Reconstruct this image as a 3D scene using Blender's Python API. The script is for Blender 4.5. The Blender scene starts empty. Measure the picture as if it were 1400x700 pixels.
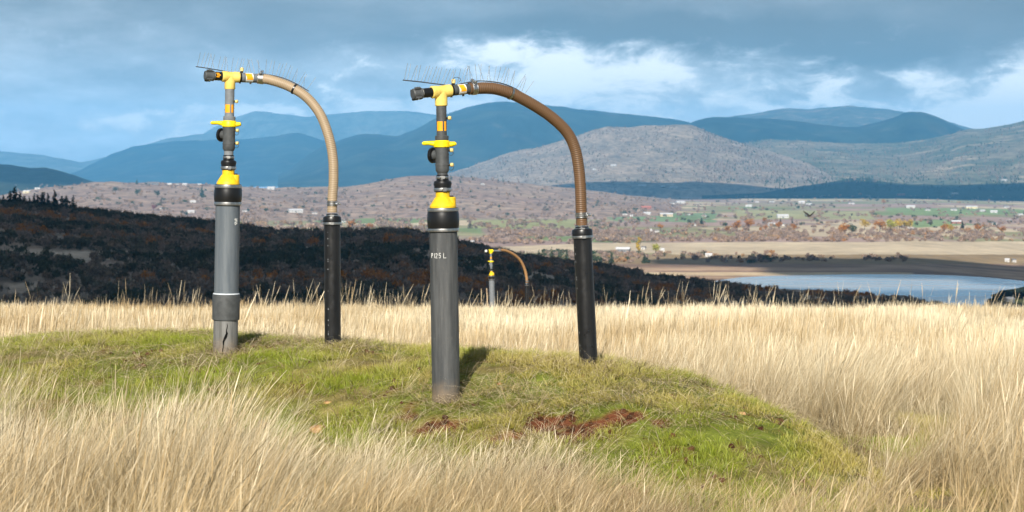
import bpy, math, random
import numpy as np
from mathutils import Vector, Matrix, Euler

R = math.radians
SC = bpy.context.scene
COL = SC.collection
F = 2722.0            # focal length in photograph pixels (70 mm on 36 mm, 1400 px wide)
HY = 240.0            # photograph row of the eye-level horizon
SUN_AZ, SUN_EL = 9.0, 31.0

# ------------------------------------------------------------------ camera
cam_d = bpy.data.cameras.new('camera')
cam = bpy.data.objects.new('camera', cam_d)
COL.objects.link(cam)
cam.location = (0, 0, 0)
cam.rotation_euler = (R(90), 0, 0)
cam_d.sensor_width = 36.0
cam_d.lens = 36.0 * F / 1400.0
cam_d.shift_y = (HY - 350.0) / 1400.0
cam_d.clip_start = 0.1
cam_d.clip_end = 120000
cam_d.dof.use_dof = True
cam_d.dof.focus_distance = 16.6
cam_d.dof.aperture_fstop = 6.3
SC.camera = cam

# ------------------------------------------------------------------ node helper
class N:
    """tiny wrapper to write node trees as expressions"""
    def __init__(self, tree):
        self.t = tree
    def node(self, typ, **kw):
        n = self.t.nodes.new(typ)
        for k, v in kw.items():
            setattr(n, k, v)
        return n
    def put(self, sock, v):
        if isinstance(v, bpy.types.NodeSocket):
            self.t.links.new(v, sock)
        elif v is not None:
            sock.default_value = v
    def math(self, op, a, b=None, c=None, clamp=False):
        n = self.node('ShaderNodeMath', operation=op)
        n.use_clamp = clamp
        self.put(n.inputs[0], a)
        if b is not None: self.put(n.inputs[1], b)
        if c is not None: self.put(n.inputs[2], c)
        return n.outputs[0]
    def vmath(self, op, a, b=None, out=0):
        n = self.node('ShaderNodeVectorMath', operation=op)
        self.put(n.inputs[0], a)
        if b is not None: self.put(n.inputs[1], b)
        return n.outputs[out]
    def xyz(self, x, y, z):
        n = self.node('ShaderNodeCombineXYZ')
        for i, v in enumerate((x, y, z)): self.put(n.inputs[i], v)
        return n.outputs[0]
    def sep(self, v):
        n = self.node('ShaderNodeSeparateXYZ'); self.put(n.inputs[0], v)
        return n.outputs
    def noise(self, vec=None, scale=5., detail=4., rough=.55, dist=0., out=0):
        n = self.node('ShaderNodeTexNoise')
        if vec is not None: self.put(n.inputs['Vector'], vec)
        self.put(n.inputs['Scale'], scale); self.put(n.inputs['Detail'], detail)
        self.put(n.inputs['Roughness'], rough); self.put(n.inputs['Distortion'], dist)
        return n.outputs[out]
    def smooth(self, v, a, b, lo=0., hi=1.):
        n = self.node('ShaderNodeMapRange', interpolation_type='SMOOTHSTEP')
        self.put(n.inputs[0], v)
        for i, q in enumerate((a, b, lo, hi)): self.put(n.inputs[i + 1], q)
        return n.outputs[0]
    def mix(self, f, a, b, blend='MIX'):
        n = self.node('ShaderNodeMix', data_type='RGBA', blend_type=blend)
        self.put(n.inputs[0], f)
        for i, v in ((6, a), (7, b)):
            if isinstance(v, (tuple, list)): v = tuple(v)[:3] + (1.,)
            self.put(n.inputs[i], v)
        return n.outputs[2]
    def ramp(self, f, stops, interp='LINEAR'):
        n = self.node('ShaderNodeValToRGB')
        n.color_ramp.interpolation = interp
        e = n.color_ramp.elements
        while len(e) < len(stops): e.new(.5)
        for i, (p, c) in enumerate(stops):
            e[i].position = p
            e[i].color = tuple(c)[:3] + (1.,) if not isinstance(c, (int, float)) else (c, c, c, 1)
        self.put(n.inputs[0], f)
        return n.outputs[0]
    def attr(self, name, kind='GEOMETRY', out='Color'):
        n = self.node('ShaderNodeAttribute', attribute_type=kind, attribute_name=name)
        return n.outputs[out]

# ------------------------------------------------------------------ world
world = bpy.data.worlds.new('World')
SC.world = world
world.use_nodes = True
world.node_tree.nodes.clear()
w = N(world.node_tree)
sky = w.node('ShaderNodeTexSky', sky_type='NISHITA')
sky.sun_disc = False
sky.sun_elevation = R(SUN_EL)
sky.sun_rotation = R(180 + SUN_AZ)
sky.altitude = 500
sky.air_density = 1.1
sky.dust_density = 1.2
dirv = w.node('ShaderNodeTexCoord').outputs['Generated']
dx, dy, dz = w.sep(dirv)
hyp = w.math('SQRT', w.math('ADD', w.math('MULTIPLY', dx, dx), w.math('MULTIPLY', dy, dy)))
U0 = w.math('MULTIPLY', w.math('ARCTAN2', dx, dy), 27.22)       # azimuth, one unit = 2.1 degrees
V0 = w.math('MULTIPLY', w.math('ARCTAN2', dz, hyp), 27.22)      # elevation
P3 = w.vmath('MULTIPLY', dirv, (27.22, 27.22, 46.0))
warp = w.noise(P3, .9, 6, .6, out=1)
wx, wy, wz = w.sep(warp)
U = w.math('ADD', U0, w.math('MULTIPLY', w.math('SUBTRACT', wx, .5), 1.7))
V = w.math('ADD', V0, w.math('MULTIPLY', w.math('SUBTRACT', wy, .5), .75))
Vn = w.math('DIVIDE', w.math('ADD', V, 1.), 6.)                 # -1..5 -> 0..1
def vs(v): return (v + 1.) / 6.
deck = w.ramp(Vn, [(0., (.50, .60, .70)), (vs(.45), (.48, .57, .66)), (vs(.85), (.46, .52, .58)),
                   (vs(1.3), (.40, .45, .50)), (vs(1.75), (.265, .295, .33)), (vs(2.4), (.20, .225, .25)),
                   (vs(5.), (.16, .19, .22))])
n_big = w.noise(P3, .22, 7, .6)
deck = w.mix(1., deck, w.ramp(n_big, [(.3, .6), (.5, 1.), (.7, 1.5)]), 'MULTIPLY')
n_mid = w.noise(w.vmath('MULTIPLY', P3, (1., 1., 2.0)), .55, 8, .62)
deck = w.mix(1., deck, w.ramp(n_mid, [(.3, .62), (.5, 1.), (.70, 1.45)]), 'MULTIPLY')
def gauss(u, v, su, sv, amp):
    a = w.math('DIVIDE', w.math('SUBTRACT', U, u), su)
    b = w.math('DIVIDE', w.math('SUBTRACT', V, v), sv)
    s = w.math('ADD', w.math('MULTIPLY', a, a), w.math('MULTIPLY', b, b))
    return w.math('MULTIPLY', w.math('EXPONENT', w.math('MULTIPLY', s, -1.)), amp)
def gsum(items):
    tot = 0.
    for it in items:
        tot = w.math('ADD', gauss(*it), tot)
    return tot
dark = gsum([(4.9, 1.68, 2.0, .30, .95), (.2, 2.0, 2.4, .30, .75), (3.0, 1.95, 2.2, .3, .8), (6.8, 2.15, 1.6, .3, .7), (-5., 1.35, 2.4, .25, .25), (-3.3, 2.0, 1.2, .3, .3)])
deck = w.mix(w.math('MINIMUM', dark, .9), deck, (.090, .112, .135))
lit = gsum([(7.0, 1.05, .55, .5, .25), (2.6, 1.25, 2.6, .45, .12), (-5.2, .62, 2.6, .22, 0.268), (6.9, .62, .9, .25, 0.244), (2.3, .75, 1.5, .12, 0.183), (6.8, .95, .75, .36, 0.415), (6.0, .78, 1.1, .16, 0.366), (7.2, 1.5, .5, .3, 0.244), (-2.0, 1.0, .55, .3, 0.39),
            (-.9, .93, .8, .24, 0.415), (-5.4, .84, 1.5, .12, 0.171), (-3.6, .88, 1.0, .14, 0.244), (-3.1, .8, .5, .08, 0.244),
            (1.7, 1.42, 1.0, .36, 0.329), (.5, 1.4, .7, .42, 0.305), (4.3, 1.15, .6, .25, 0.317), (4.0, .93, 1.2, .1, 0.268),
            (5.6, 1.2, .5, .25, 0.305), (.9, .95, 1.2, .16, 0.244), (2.8, 1.05, .7, .24, 0.183), (-.1, 1.6, .8, .3, 0.244),
            (-6.4, 2.0, 1.2, .5, 0.122), (-2.2, 1.55, 1.0, .3, 0.146)])
n_c = w.noise(w.vmath('MULTIPLY', P3, (1., 1., 1.5)), 1.3, 12, .68, .35)
gen = w.math('SUBTRACT', w.smooth(V0, .3, 1.2, .0, .03), w.smooth(V0, 1.5, 3.0, .0, .16))
cov = w.math('ADD', w.math('ADD', n_c, lit), gen)
cmask = w.smooth(cov, .56, .92)
ccol = w.mix(w.smooth(cov, .66, .98), (.52, .60, .68), (1.12, 1.12, 1.10))
clouds = w.mix(w.math('MULTIPLY', cmask, .92), deck, ccol)
gap = w.smooth(w.noise(P3, .33, 6, .6), .52, .72, .0, .55)
cl10 = w.vmath('MULTIPLY', clouds, (10., 10., 10.))
final = w.mix(w.math('MULTIPLY', gap, w.smooth(V0, 3., 9.)), cl10, sky.outputs[0])
final = w.mix(.10, final, sky.outputs[0])
bg = w.node('ShaderNodeBackground')
w.put(bg.inputs[0], final)
bg.inputs[1].default_value = 0.1
wo = w.node('ShaderNodeOutputWorld')
w.t.links.new(bg.outputs[0], wo.inputs[0])

# ------------------------------------------------------------------ sun, exposure
sd = bpy.data.lights.new('sun', 'SUN')
sd.energy = 5.0
sd.angle = R(.53)
sd.color = (1., .94, .84)
sun = bpy.data.objects.new('sun', sd)
COL.objects.link(sun)
trav = Vector((math.sin(R(SUN_AZ)) * math.cos(R(SUN_EL)), math.cos(R(SUN_AZ)) * math.cos(R(SUN_EL)), -math.sin(R(SUN_EL))))
sun.rotation_euler = trav.to_track_quat('-Z', 'Y').to_euler()
sun.location = (-200, -1200, 800)
SC.view_settings.view_transform = 'Standard'
SC.view_settings.look = 'None'
SC.view_settings.exposure = 0.68
SC.view_settings.gamma = 1.0
SC.view_settings.use_curve_mapping = False
SC.cycles.use_denoising = True
SC.cycles.max_bounces = 4
SC.cycles.diffuse_bounces = 2
SC.cycles.glossy_bounces = 3
SC.cycles.transmission_bounces = 3
SC.cycles.volume_bounces = 0
SC.cycles.use_adaptive_sampling = True
SC.cycles.adaptive_threshold = .025
SC.cycles.transparent_max_bounces = 6
SC.cycles.caustics_reflective = False
SC.cycles.caustics_refractive = False
SC.cycles.sample_clamp_indirect = 4.0

# ------------------------------------------------------------------ helpers
rng = np.random.default_rng(7)
random.seed(5)

def tag(o, label=None, cat=None, group=None, kind=None):
    if label: o['label'] = label
    if cat: o['category'] = cat
    if group: o['group'] = group
    if kind: o['kind'] = kind
    return o

def empty(name, loc, rot=(0, 0, 0)):
    o = bpy.data.objects.new(name, None)
    o.empty_display_size = .2
    o.location = loc
    o.rotation_euler = rot
    COL.objects.link(o)
    return o

def unproj(px, py, d):
    return np.array([(px - 700.) / F * d, d, (HY - py) / F * d])

def hash2(ix, iy, seed):
    h = (ix.astype(np.int64) * 374761393 + iy.astype(np.int64) * 668265263 + seed * 982451653) & 0xffffffff
    h = ((h ^ (h >> 13)) * 1274126177) & 0xffffffff
    return ((h ^ (h >> 16)) & 0xffff) / 65535.

def vnoise(x, y, seed=0):
    x = np.asarray(x, float); y = np.asarray(y, float)
    ix = np.floor(x); iy = np.floor(y)
    fx = x - ix; fy = y - iy
    fx = fx * fx * (3 - 2 * fx); fy = fy * fy * (3 - 2 * fy)
    a = hash2(ix, iy, seed); b = hash2(ix + 1, iy, seed)
    c = hash2(ix, iy + 1, seed); d = hash2(ix + 1, iy + 1, seed)
    return (a + (b - a) * fx) * (1 - fy) + (c + (d - c) * fx) * fy

def fbm(x, y, octs=4, seed=0, gain=.5):
    s = 0.; a = 1.; t = 0.
    for o in range(octs):
        s = s + a * vnoise(np.asarray(x) * 2 ** o, np.asarray(y) * 2 ** o, seed + o * 17)
        t += a; a *= gain
    return s / t

def sst(a, b, x):
    t = np.clip((np.asarray(x, float) - a) / (b - a), 0, 1)
    return t * t * (3 - 2 * t)

def mesh_np(name, verts, quads=None, tris=None, smooth=True, col=None, tattr=None):
    me = bpy.data.meshes.new(name)
    verts = np.asarray(verts, np.float32).reshape(-1, 3)
    loops = []; starts = []; n = 0
    if quads is not None and len(quads):
        q = np.asarray(quads, np.int32).reshape(-1, 4)
        loops.append(q.ravel()); starts.append(np.arange(len(q), dtype=np.int32) * 4); n = q.size
    if tris is not None and len(tris):
        t = np.asarray(tris, np.int32).reshape(-1, 3)
        loops.append(t.ravel()); starts.append(np.arange(len(t), dtype=np.int32) * 3 + n)
    lv = np.concatenate(loops); ls = np.concatenate(starts)
    me.vertices.add(len(verts)); me.vertices.foreach_set('co', verts.ravel())
    me.loops.add(len(lv)); me.loops.foreach_set('vertex_index', lv)
    me.polygons.add(len(ls)); me.polygons.foreach_set('loop_start', ls)
    me.polygons.foreach_set('use_smooth', np.full(len(ls), smooth))
    me.update(calc_edges=True)
    if col is not None:
        a = me.attributes.new('Col', 'FLOAT_COLOR', 'POINT')
        c = np.ones((len(verts), 4), np.float32); c[:, :3] = np.asarray(col).reshape(-1, 3)
        a.data.foreach_set('color', c.ravel())
    if tattr is not None:
        a = me.attributes.new('t', 'FLOAT', 'POINT')
        a.data.foreach_set('value', np.asarray(tattr, np.float32))
    me.validate()
    return me

def link_mesh(name, me, mat=None, parent=None):
    o = bpy.data.objects.new(name, me)
    if mat is not None: me.materials.append(mat)
    COL.objects.link(o)
    if parent is not None: o.parent = parent
    return o

class MB:
    """collects solid shapes, then links them as one mesh object"""
    def __init__(self):
        self.v = []; self.f = []
    def add(self, verts, faces, M=None):
        b = len(self.v)
        for p in verts:
            p = Vector(p)
            self.v.append(M @ p if M is not None else p)
        for f in faces:
            self.f.append([i + b for i in f])
    def lathe(self, prof, M=None, seg=28, cap=True):
        vs_, fs = [], []
        for (r, z) in prof:
            for k in range(seg):
                a = 2 * math.pi * k / seg
                vs_.append((r * math.cos(a), r * math.sin(a), z))
        for i in range(len(prof) - 1):
            for k in range(seg):
                k2 = (k + 1) % seg
                fs.append([i * seg + k, i * seg + k2, (i + 1) * seg + k2, (i + 1) * seg + k])
        if cap:
            fs.append(list(range(seg))[::-1])
            fs.append([(len(prof) - 1) * seg + k for k in range(seg)])
        self.add(vs_, fs, M)
    def tube(self, pts, rad, seg=8, cap=True):
        pts = [Vector(p) for p in pts]
        n = len(pts)
        tan = [(pts[min(i + 1, n - 1)] - pts[max(i - 1, 0)]).normalized() for i in range(n)]
        up = Vector((0, 1, 0)) if abs(tan[0].y) < .9 else Vector((1, 0, 0))
        nrm = (up - tan[0] * up.dot(tan[0])).normalized()
        vs_, fs = [], []
        for i in range(n):
            nrm = (nrm - tan[i] * nrm.dot(tan[i])).normalized()
            bi = tan[i].cross(nrm)
            r = rad[i] if hasattr(rad, '__len__') else rad
            for k in range(seg):
                a = 2 * math.pi * k / seg
                vs_.append(pts[i] + (nrm * math.cos(a) + bi * math.sin(a)) * r)
        for i in range(n - 1):
            for k in range(seg):
                k2 = (k + 1) % seg
                fs.append([i * seg + k, i * seg + k2, (i + 1) * seg + k2, (i + 1) * seg + k])
        if cap:
            fs.append(list(range(seg))[::-1])
            fs.append([(n - 1) * seg + k for k in range(seg)])
        self.add(vs_, fs)
    def box(self, c, s, M=None):
        x, y, z = c; a, b, d = s[0] / 2, s[1] / 2, s[2] / 2
        vs_ = [(x + i * a, y + j * b, z + k * d) for i in (-1, 1) for j in (-1, 1) for k in (-1, 1)]
        self.add(vs_, [[0, 1, 3, 2], [4, 6, 7, 5], [0, 4, 5, 1], [2, 3, 7, 6], [0, 2, 6, 4], [1, 5, 7, 3]], M)
    def mesh(self, name, sharp=32):
        me = bpy.data.meshes.new(name)
        me.from_pydata([tuple(p) for p in self.v], [], self.f)
        me.polygons.foreach_set('use_smooth', np.full(len(me.polygons), True))
        me.set_sharp_from_angle(angle=R(sharp))
        me.update()
        return me
    def build(self, name, mat, parent=None, sharp=32):
        return link_mesh(name, self.mesh(name, sharp), mat, parent)

def axis_M(origin, direction):
    q = Vector(direction).to_track_quat('Z', 'Y')
    return Matrix.Translation(Vector(origin)) @ q.to_matrix().to_4x4()

def mat_new(name):
    m = bpy.data.materials.new(name)
    m.use_nodes = True
    m.node_tree.nodes.clear()
    n = N(m.node_tree)
    out = n.node('ShaderNodeOutputMaterial')
    return m, n, out

def principled(n, out, color, rough=.6, spec=.4, metal=0., bump=None, bstr=.3, bdist=.01):
    p = n.node('ShaderNodeBsdfPrincipled')
    if isinstance(color, (tuple, list)): color = tuple(color)[:3] + (1.,)
    n.put(p.inputs['Base Color'], color)
    n.put(p.inputs['Roughness'], rough)
    n.put(p.inputs['Specular IOR Level'], spec)
    n.put(p.inputs['Metallic'], metal)
    if bump is not None:
        b = n.node('ShaderNodeBump')
        b.inputs['Strength'].default_value = bstr
        b.inputs['Distance'].default_value = bdist
        n.put(b.inputs['Height'], bump)
        n.t.links.new(b.outputs[0], p.inputs['Normal'])
    n.t.links.new(p.outputs[0], out.inputs['Surface'])
    return p

def m_plain(name, col, rough=.6, spec=.4, metal=0., var=.15, scale=30., bstr=.0):
    m, n, out = mat_new(name)
    oc = n.node('ShaderNodeTexCoord').outputs['Object']
    nz = n.noise(oc, scale, 5, .6)
    lo = tuple(c * (1 - var) for c in col); hi = tuple(min(1, c * (1 + var)) for c in col)
    c = n.ramp(nz, [(.3, lo), (.7, hi)])
    principled(n, out, c, rough, spec, metal, nz if bstr else None, bstr, .004)
    return m

# ================================================================== TERRAIN
def base_z(dd):
    return np.interp(dd, [0, 8, 12, 16, 20, 30, 45, 60, 80, 120, 160, 250],
                     [-1.72, -1.95, -2.15, -2.35, -2.47, -2.94, -3.70, -4.55, -6.0, -9.8, -15.0, -28.0])

def polar(x, y):
    r = np.hypot(x, y); az = np.arctan2(x, y)
    azc = np.clip(az, -.34, .34)
    return 700. + F * np.tan(azc), r * np.cos(azc)

def mound_z(x, y):
    dc = 18.2 - .75 * (x + 1.6)
    dc = np.where(x < -3.2, 18.2 + .75 * 1.6 + .15 * (-3.2 - x), dc)
    off = y - dc
    z = -1.56 - np.where(off < 0, .055, .11) * off ** 2
    z = z - .150 * np.maximum(x - .6, 0) ** 2 - .055 * np.maximum(-3.6 - x, 0) ** 2
    return z + .05 * (fbm(x * .9, y * .9, 3, 5) - .5) + .06 * (fbm(x * 3, y * 3, 4, 9) - .5)

PATCH = []            # bare red soil, filled below: (x, y, rx, ry)
RIDGE_U = [-300, 0, 100, 200, 300, 350, 420, 540, 600, 640, 700, 760, 830, 900, 1000, 1100, 1250, 1400, 1700]
RIDGE_Y = [268, 282, 291, 303, 313, 319, 323, 319, 328, 340, 355, 364, 371, 386, 399, 409, 417, 432, 440]
def ridge_d(u):
    return 1500. + 60 * np.sin(u / 190.)
def ridge_z(u):
    return (HY - np.interp(u, RIDGE_U, RIDGE_Y)) / F * ridge_d(u)

def ground_z(x, y):
    x = np.asarray(x, float); y = np.asarray(y, float)
    u, dd = polar(x, y)
    near = base_z(np.minimum(dd, 250)) + .10 * (fbm(x * .25, y * .25, 3, 3) - .5) * sst(5, 15, dd) + .05 * (fbm(x * 2.5, y * 2.5, 3, 4) - .5)
    mz = mound_z(x, y)
    k = .10
    h = np.clip(.5 + .5 * (mz - near) / k, 0, 1)
    zn = near * (1 - h) + mz * h + k * h * (1 - h)
    zn = np.where((y > 9) & (y < 27) & (np.abs(x) < 9), zn, near)
    for (cx, cy, rx, ry) in PATCH:
        zn = zn - .05 * np.exp(-(((x - cx) / rx) ** 2 + ((y - cy) / ry) ** 2) * 1.3)
    # hillside and valley behind, by control depths
    zr = ridge_z(u); dr = ridge_d(u)
    z450 = np.interp(u, [0, 700, 900, 1400], [-45, -45, -50, -54])
    z720 = np.interp(u, [0, 600, 800, 1000, 1400], [-46, -47, -58, -70, -80])
    d5 = np.interp(u, [0, 600, 900, 1200], [2500, 2300, 1900, 1700])
    ctrl = [(250. + 0 * u, -28. + 0 * u), (450. + 0 * u, z450), (720. + 0 * u, z720), (dr, zr), (d5, np.minimum(-100., zr - 2)), ]
    zf = ctrl[0][1].copy()
    for i in range(len(ctrl) - 1):
        t = np.clip((dd - ctrl[i][0]) / (ctrl[i + 1][0] - ctrl[i][0]), 0, 1)
        if i != 2: t = t * t * (3 - 2 * t)
        else: t = t * (1.35 - .35 * t)
        zf = zf + (ctrl[i + 1][1] - ctrl[i][1]) * t
    hill_w = sst(260, 600, dd) * (1 - sst(dr - 40, dr + 350, dd))
    zf = zf + hill_w * (14 * (fbm(x / 260., y / 260., 4, 21) - .5) * (1 - .75 * sst(dr - 350, dr, dd)) + 3. * (fbm(x / 60., y / 60., 3, 22) - .5))
    zf = zf + sst(1900, 2600, dd) * 1.6 * (fbm(x / 300., y / 300., 3, 31) - .5)
    zf = zf + sst(7500, 12500, dd) * 16.
    return np.where(dd < 250, zn, zf)

def cast_ground(px, py, d0=4., d1=13000.):
    d = d0 * (d1 / d0) ** (np.arange(0, 4001) / 4000.)
    x = (px - 700.) / F * d; zr_ = (HY - py) / F * d
    hit = np.nonzero(ground_z(x, d) >= zr_)[0]
    if not len(hit): return None
    i = max(hit[0], 1)
    a, b = d[i - 1], d[i]
    for _ in range(25):
        m = (a + b) / 2
        if ground_z(np.array([(px - 700.) / F * m]), np.array([m]))[0] >= (HY - py) / F * m: b = m
        else: a = m
    return (px - 700.) / F * b, b, (HY - py) / F * b

for (px, py, wpx, hpx) in [(750, 575, 60, 10), (810, 573, 50, 8), (850, 567, 58, 11), (785, 589, 50, 8), (612, 582, 72, 11), (556, 570, 26, 7), (690, 595, 56, 9), (905, 573, 24, 6)]:
    c = cast_ground(px, py); t0 = cast_ground(px, py - hpx); t1 = cast_ground(px, py + hpx)
    PATCH.append((c[0], c[1], wpx / F * c[1] * .72, abs(t0[1] - t1[1]) * .56))

def soil_mask(x, y):
    s = np.zeros_like(x)
    for (cx, cy, rx, ry) in PATCH:
        q = ((x - cx) / rx) ** 2 + ((y - cy) / ry) ** 2
        s = np.maximum(s, 1 - q)
    return sst(.0, .55, s + .9 * (fbm(x * 5, y * 5, 3, 41) - .5))

def soil_near(x, y):
    s = np.zeros_like(x)
    for (cx, cy, rx, ry) in PATCH:
        s = np.maximum(s, 1.5 - ((x - cx) / rx) ** 2 - np.where(y < cy, (y - cy) / (ry + .45), (y - cy) / ry) ** 2)
    return sst(0, .6, s)
def mound_mask(x, y):
    u, dd = polar(x, y)
    d = mound_z(x, y) - base_z(np.minimum(dd, 250))
    m = sst(.10, .24, d + .30 * (fbm(x * 1.3, y * 1.3, 4, 44) - .5))
    return np.where((y > 9) & (y < 26), m, 0.)

HOLLOW = [(cast_ground(1190, 622), .75, 1.7), (cast_ground(1262, 585), .45, 1.5), (cast_ground(960, 618), .9, .9)]
def hollow_mask(x, y):
    s = np.zeros_like(x)
    for (c, rx, ry) in HOLLOW:
        s = np.maximum(s, np.exp(-(((x - c[0]) / rx) ** 2 + ((y - c[1]) / ry) ** 2)))
    return s

def near_color(x, y):
    tan = np.array([.20, .155, .085]); green = np.array([.13, .155, .022]); moss = np.array([.20, .165, .045]); soil = np.array([.125, .044, .020]); brown = np.array([.17, .125, .07])
    n1 = fbm(x * 1.1, y * 1.1, 4, 50)[:, None]; n2 = fbm(x * 6, y * 6, 3, 51)[:, None]
    c = (tan * sst(.35, .6, n1) + np.array([.11, .115, .03]) * (1 - sst(.35, .6, n1))) * (.7 + .6 * n2)
    g = green * (.6 + .8 * n2) * sst(.3, .6, n1) + (1 - sst(.3, .6, n1)) * (moss * .7 + brown * .3) * (.6 + .8 * n2)
    m = np.maximum(mound_mask(x, y), .9 * sst(.25, .7, hollow_mask(x, y)))[:, None]
    c = c * (1 - m) + g * m
    s = soil_mask(x, y)[:, None]
    return c * (1 - s) + soil * (.75 + .5 * n2) * s

fine = np.linspace(-.34, .34, 420)
az_near = np.concatenate([np.linspace(-math.pi, -.36, 40), fine, np.linspace(.36, math.pi, 41)[:-1]])

def ring(name, ds, azs, colfun, mat, label):
    A, D = np.meshgrid(azs, ds)
    k = 1. / np.cos(np.clip(A, -.34, .34))       # rings of equal depth inside the view
    X = np.sin(A) * D * k; Y = np.cos(A) * D * k
    Z = ground_z(X.ravel(), Y.ravel()).reshape(X.shape)
    r, c = X.shape
    i = np.arange(r - 1)[:, None] * c + np.arange(c)[None, :]
    j = np.arange(r - 1)[:, None] * c + (np.arange(c)[None, :] + 1) % c
    q = np.stack([i, j, j + c, i + c], -1).reshape(-1, 4)
    V_ = np.stack([X, Y, Z], -1).reshape(-1, 3)
    me = mesh_np(name, V_, q, col=colfun(V_[:, 0], V_[:, 1], V_[:, 2]))
    o = link_mesh(name, me, mat)
    tag(o, label, name.replace('_', ' '), kind='structure')
    return o

def m_ground(name, nscale, bdist, rough=.95, bstr=.6, var=(.7, 1.35)):
    m, n, out = mat_new(name)
    pos = n.node('ShaderNodeNewGeometry').outputs['Position']
    nz = n.noise(pos, nscale, 6, .65)
    c = n.mix(1., n.attr('Col'), n.ramp(nz, [(.3, var[0]), (.7, var[1])]), 'MULTIPLY')
    principled(n, out, c, rough, .15, 0., nz, bstr, bdist)
    return m

ds_near = np.concatenate([np.linspace(.5, 8, 16), np.arange(8.1, 23, .042), np.geomspace(23, 250, 90)])
g_near = ring('ground', ds_near, az_near, lambda x, y, z: near_color(x, y), m_ground('soil_and_thatch', 25., .03), 'grassy hilltop ground with a low mound around the well pipes')

def poly_in(px, py, pts):
    inside = np.zeros(px.shape, bool)
    n = len(pts)
    for i in range(n):
        x1, y1 = pts[i]; x2, y2 = pts[(i + 1) % n]
        c = ((y1 > py) != (y2 > py)) & (px < (x2 - x1) * (py - y1) / (y2 - y1 + 1e-9) + x1)
        inside ^= c
    return inside

TRACKS = [([(-60, 344), (60, 343), (130, 344), (185, 342), (190, 352), (120, 355), (40, 352), (-60, 354)], 1.), ([(60, 300), (150, 303), (260, 312), (300, 318), (290, 322), (200, 314), (80, 308)], .7),
          ([(330, 338), (380, 336), (440, 342), (430, 348), (350, 345)], .8), ([(560, 352), (640, 356), (660, 372), (590, 366)], .7), ([(690, 378), (740, 374), (770, 384), (720, 390)], .8), ([(0, 388), (110, 384), (190, 390), (150, 398), (20, 400)], .6), ([(480, 380), (560, 384), (540, 395), (470, 390)], .6)]
def track_mask(x, y, z):
    u, dd = polar(x, y)
    py = HY - F * z / np.maximum(dd, 1)
    m = np.zeros(len(x))
    ju = 30 * (fbm(x / 40., y / 40., 3, 64) - .5); jv = 9 * (fbm(x / 30., y / 30., 3, 65) - .5)
    for pts, k in TRACKS:
        m = np.maximum(m, k * poly_in(u + ju, py + jv, pts))
    return np.where((np.abs(np.arctan2(x, y)) < .33) & (dd > 500), m, 0.)
def hill_color(x, y, z):
    n1 = fbm(x / 90., y / 90., 4, 60)[:, None]; n2 = fbm(x / 18., y / 18., 3, 61)[:, None]
    a = np.array([.38, .285, .215]); b = np.array([.24, .19, .14]); t = np.array([.44, .35, .26])
    c = a * (1 - sst(.35, .6, n1)) + b * sst(.35, .6, n1)
    path = np.exp(-((fbm(x / 300., y / 110., 2, 63) - .47) / .018) ** 2)[:, None]
    c = c * (1 - .8 * path) + t * .8 * path
    u, dd = polar(x, y)
    tr_ = track_mask(x, y, z)[:, None]
    c = c * (1 - tr_) + t * tr_
    top = (sst(-110, -30, dd - ridge_d(u)) * (1 - sst(130, 260, u)))[:, None]
    c = c * (1 - top) + np.array([.34, .25, .11]) * top
    return c * (.65 + .7 * n2)
az_far = np.concatenate([np.linspace(-math.pi, -.37, 36), np.linspace(-.34, .34, 360), np.linspace(.37, math.pi, 37)[:-1]])
g_hill = ring('hillside', np.concatenate([np.geomspace(250, 700, 40), np.linspace(707, 1720, 130)]), az_far, hill_color, m_ground('scrub_hillside', .12, 1.5), 'shaded scrubby hillside below the hilltop, falling to the lake')

FIELDS = [  # outlines on the photograph's valley floor (unprojected on to it), base colour
    ([(690, 337), (800, 333), (1000, 331), (1400, 330), (1500, 330), (1500, 351), (1400, 350), (1250, 348), (1150, 349), (1000, 347), (930, 345), (840, 347), (690, 346)], (.37, .30, .21)),
    ([(1180, 352), (1500, 350), (1500, 355), (1200, 356)], (.34, .27, .185)),
    ([(425, 291), (590, 289), (610, 300), (560, 306), (430, 305)], (.14, .18, .075)),
    ([(640, 302), (800, 300), (806, 310), (650, 312)], (.22, .22, .10)),
    ([(470, 312), (580, 310), (590, 322), (460, 324)], (.24, .22, .11)),
    ([(830, 290), (985, 292), (975, 304), (835, 302)], (.13, .18, .09)),
    ([(1000, 287), (1190, 289), (1200, 300), (1010, 300)], (.24, .23, .12)),
    ([(1210, 284), (1390, 286), (1500, 292), (1330, 294), (1215, 291)], (.15, .20, .085)),
    ([(1090, 268), (1420, 268), (1420, 273), (1100, 273)], (.27, .23, .13)),
    ([(1230, 303), (1290, 300), (1330, 307), (1250, 312)], (.15, .20, .09)),
    ([(1370, 306), (1500, 304), (1500, 312), (1372, 310)], (.30, .23, .17)),
    ([(815, 262), (960, 260.5), (960, 262.8), (815, 263.5)], (.34, .32, .18)),
    ([(800, 263.5), (1000, 263), (1000, 266), (800, 266)], (.10, .13, .06)),
    ([(660, 312), (900, 314), (900, 322), (660, 324)], (.20, .145, .115)),
]
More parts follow.
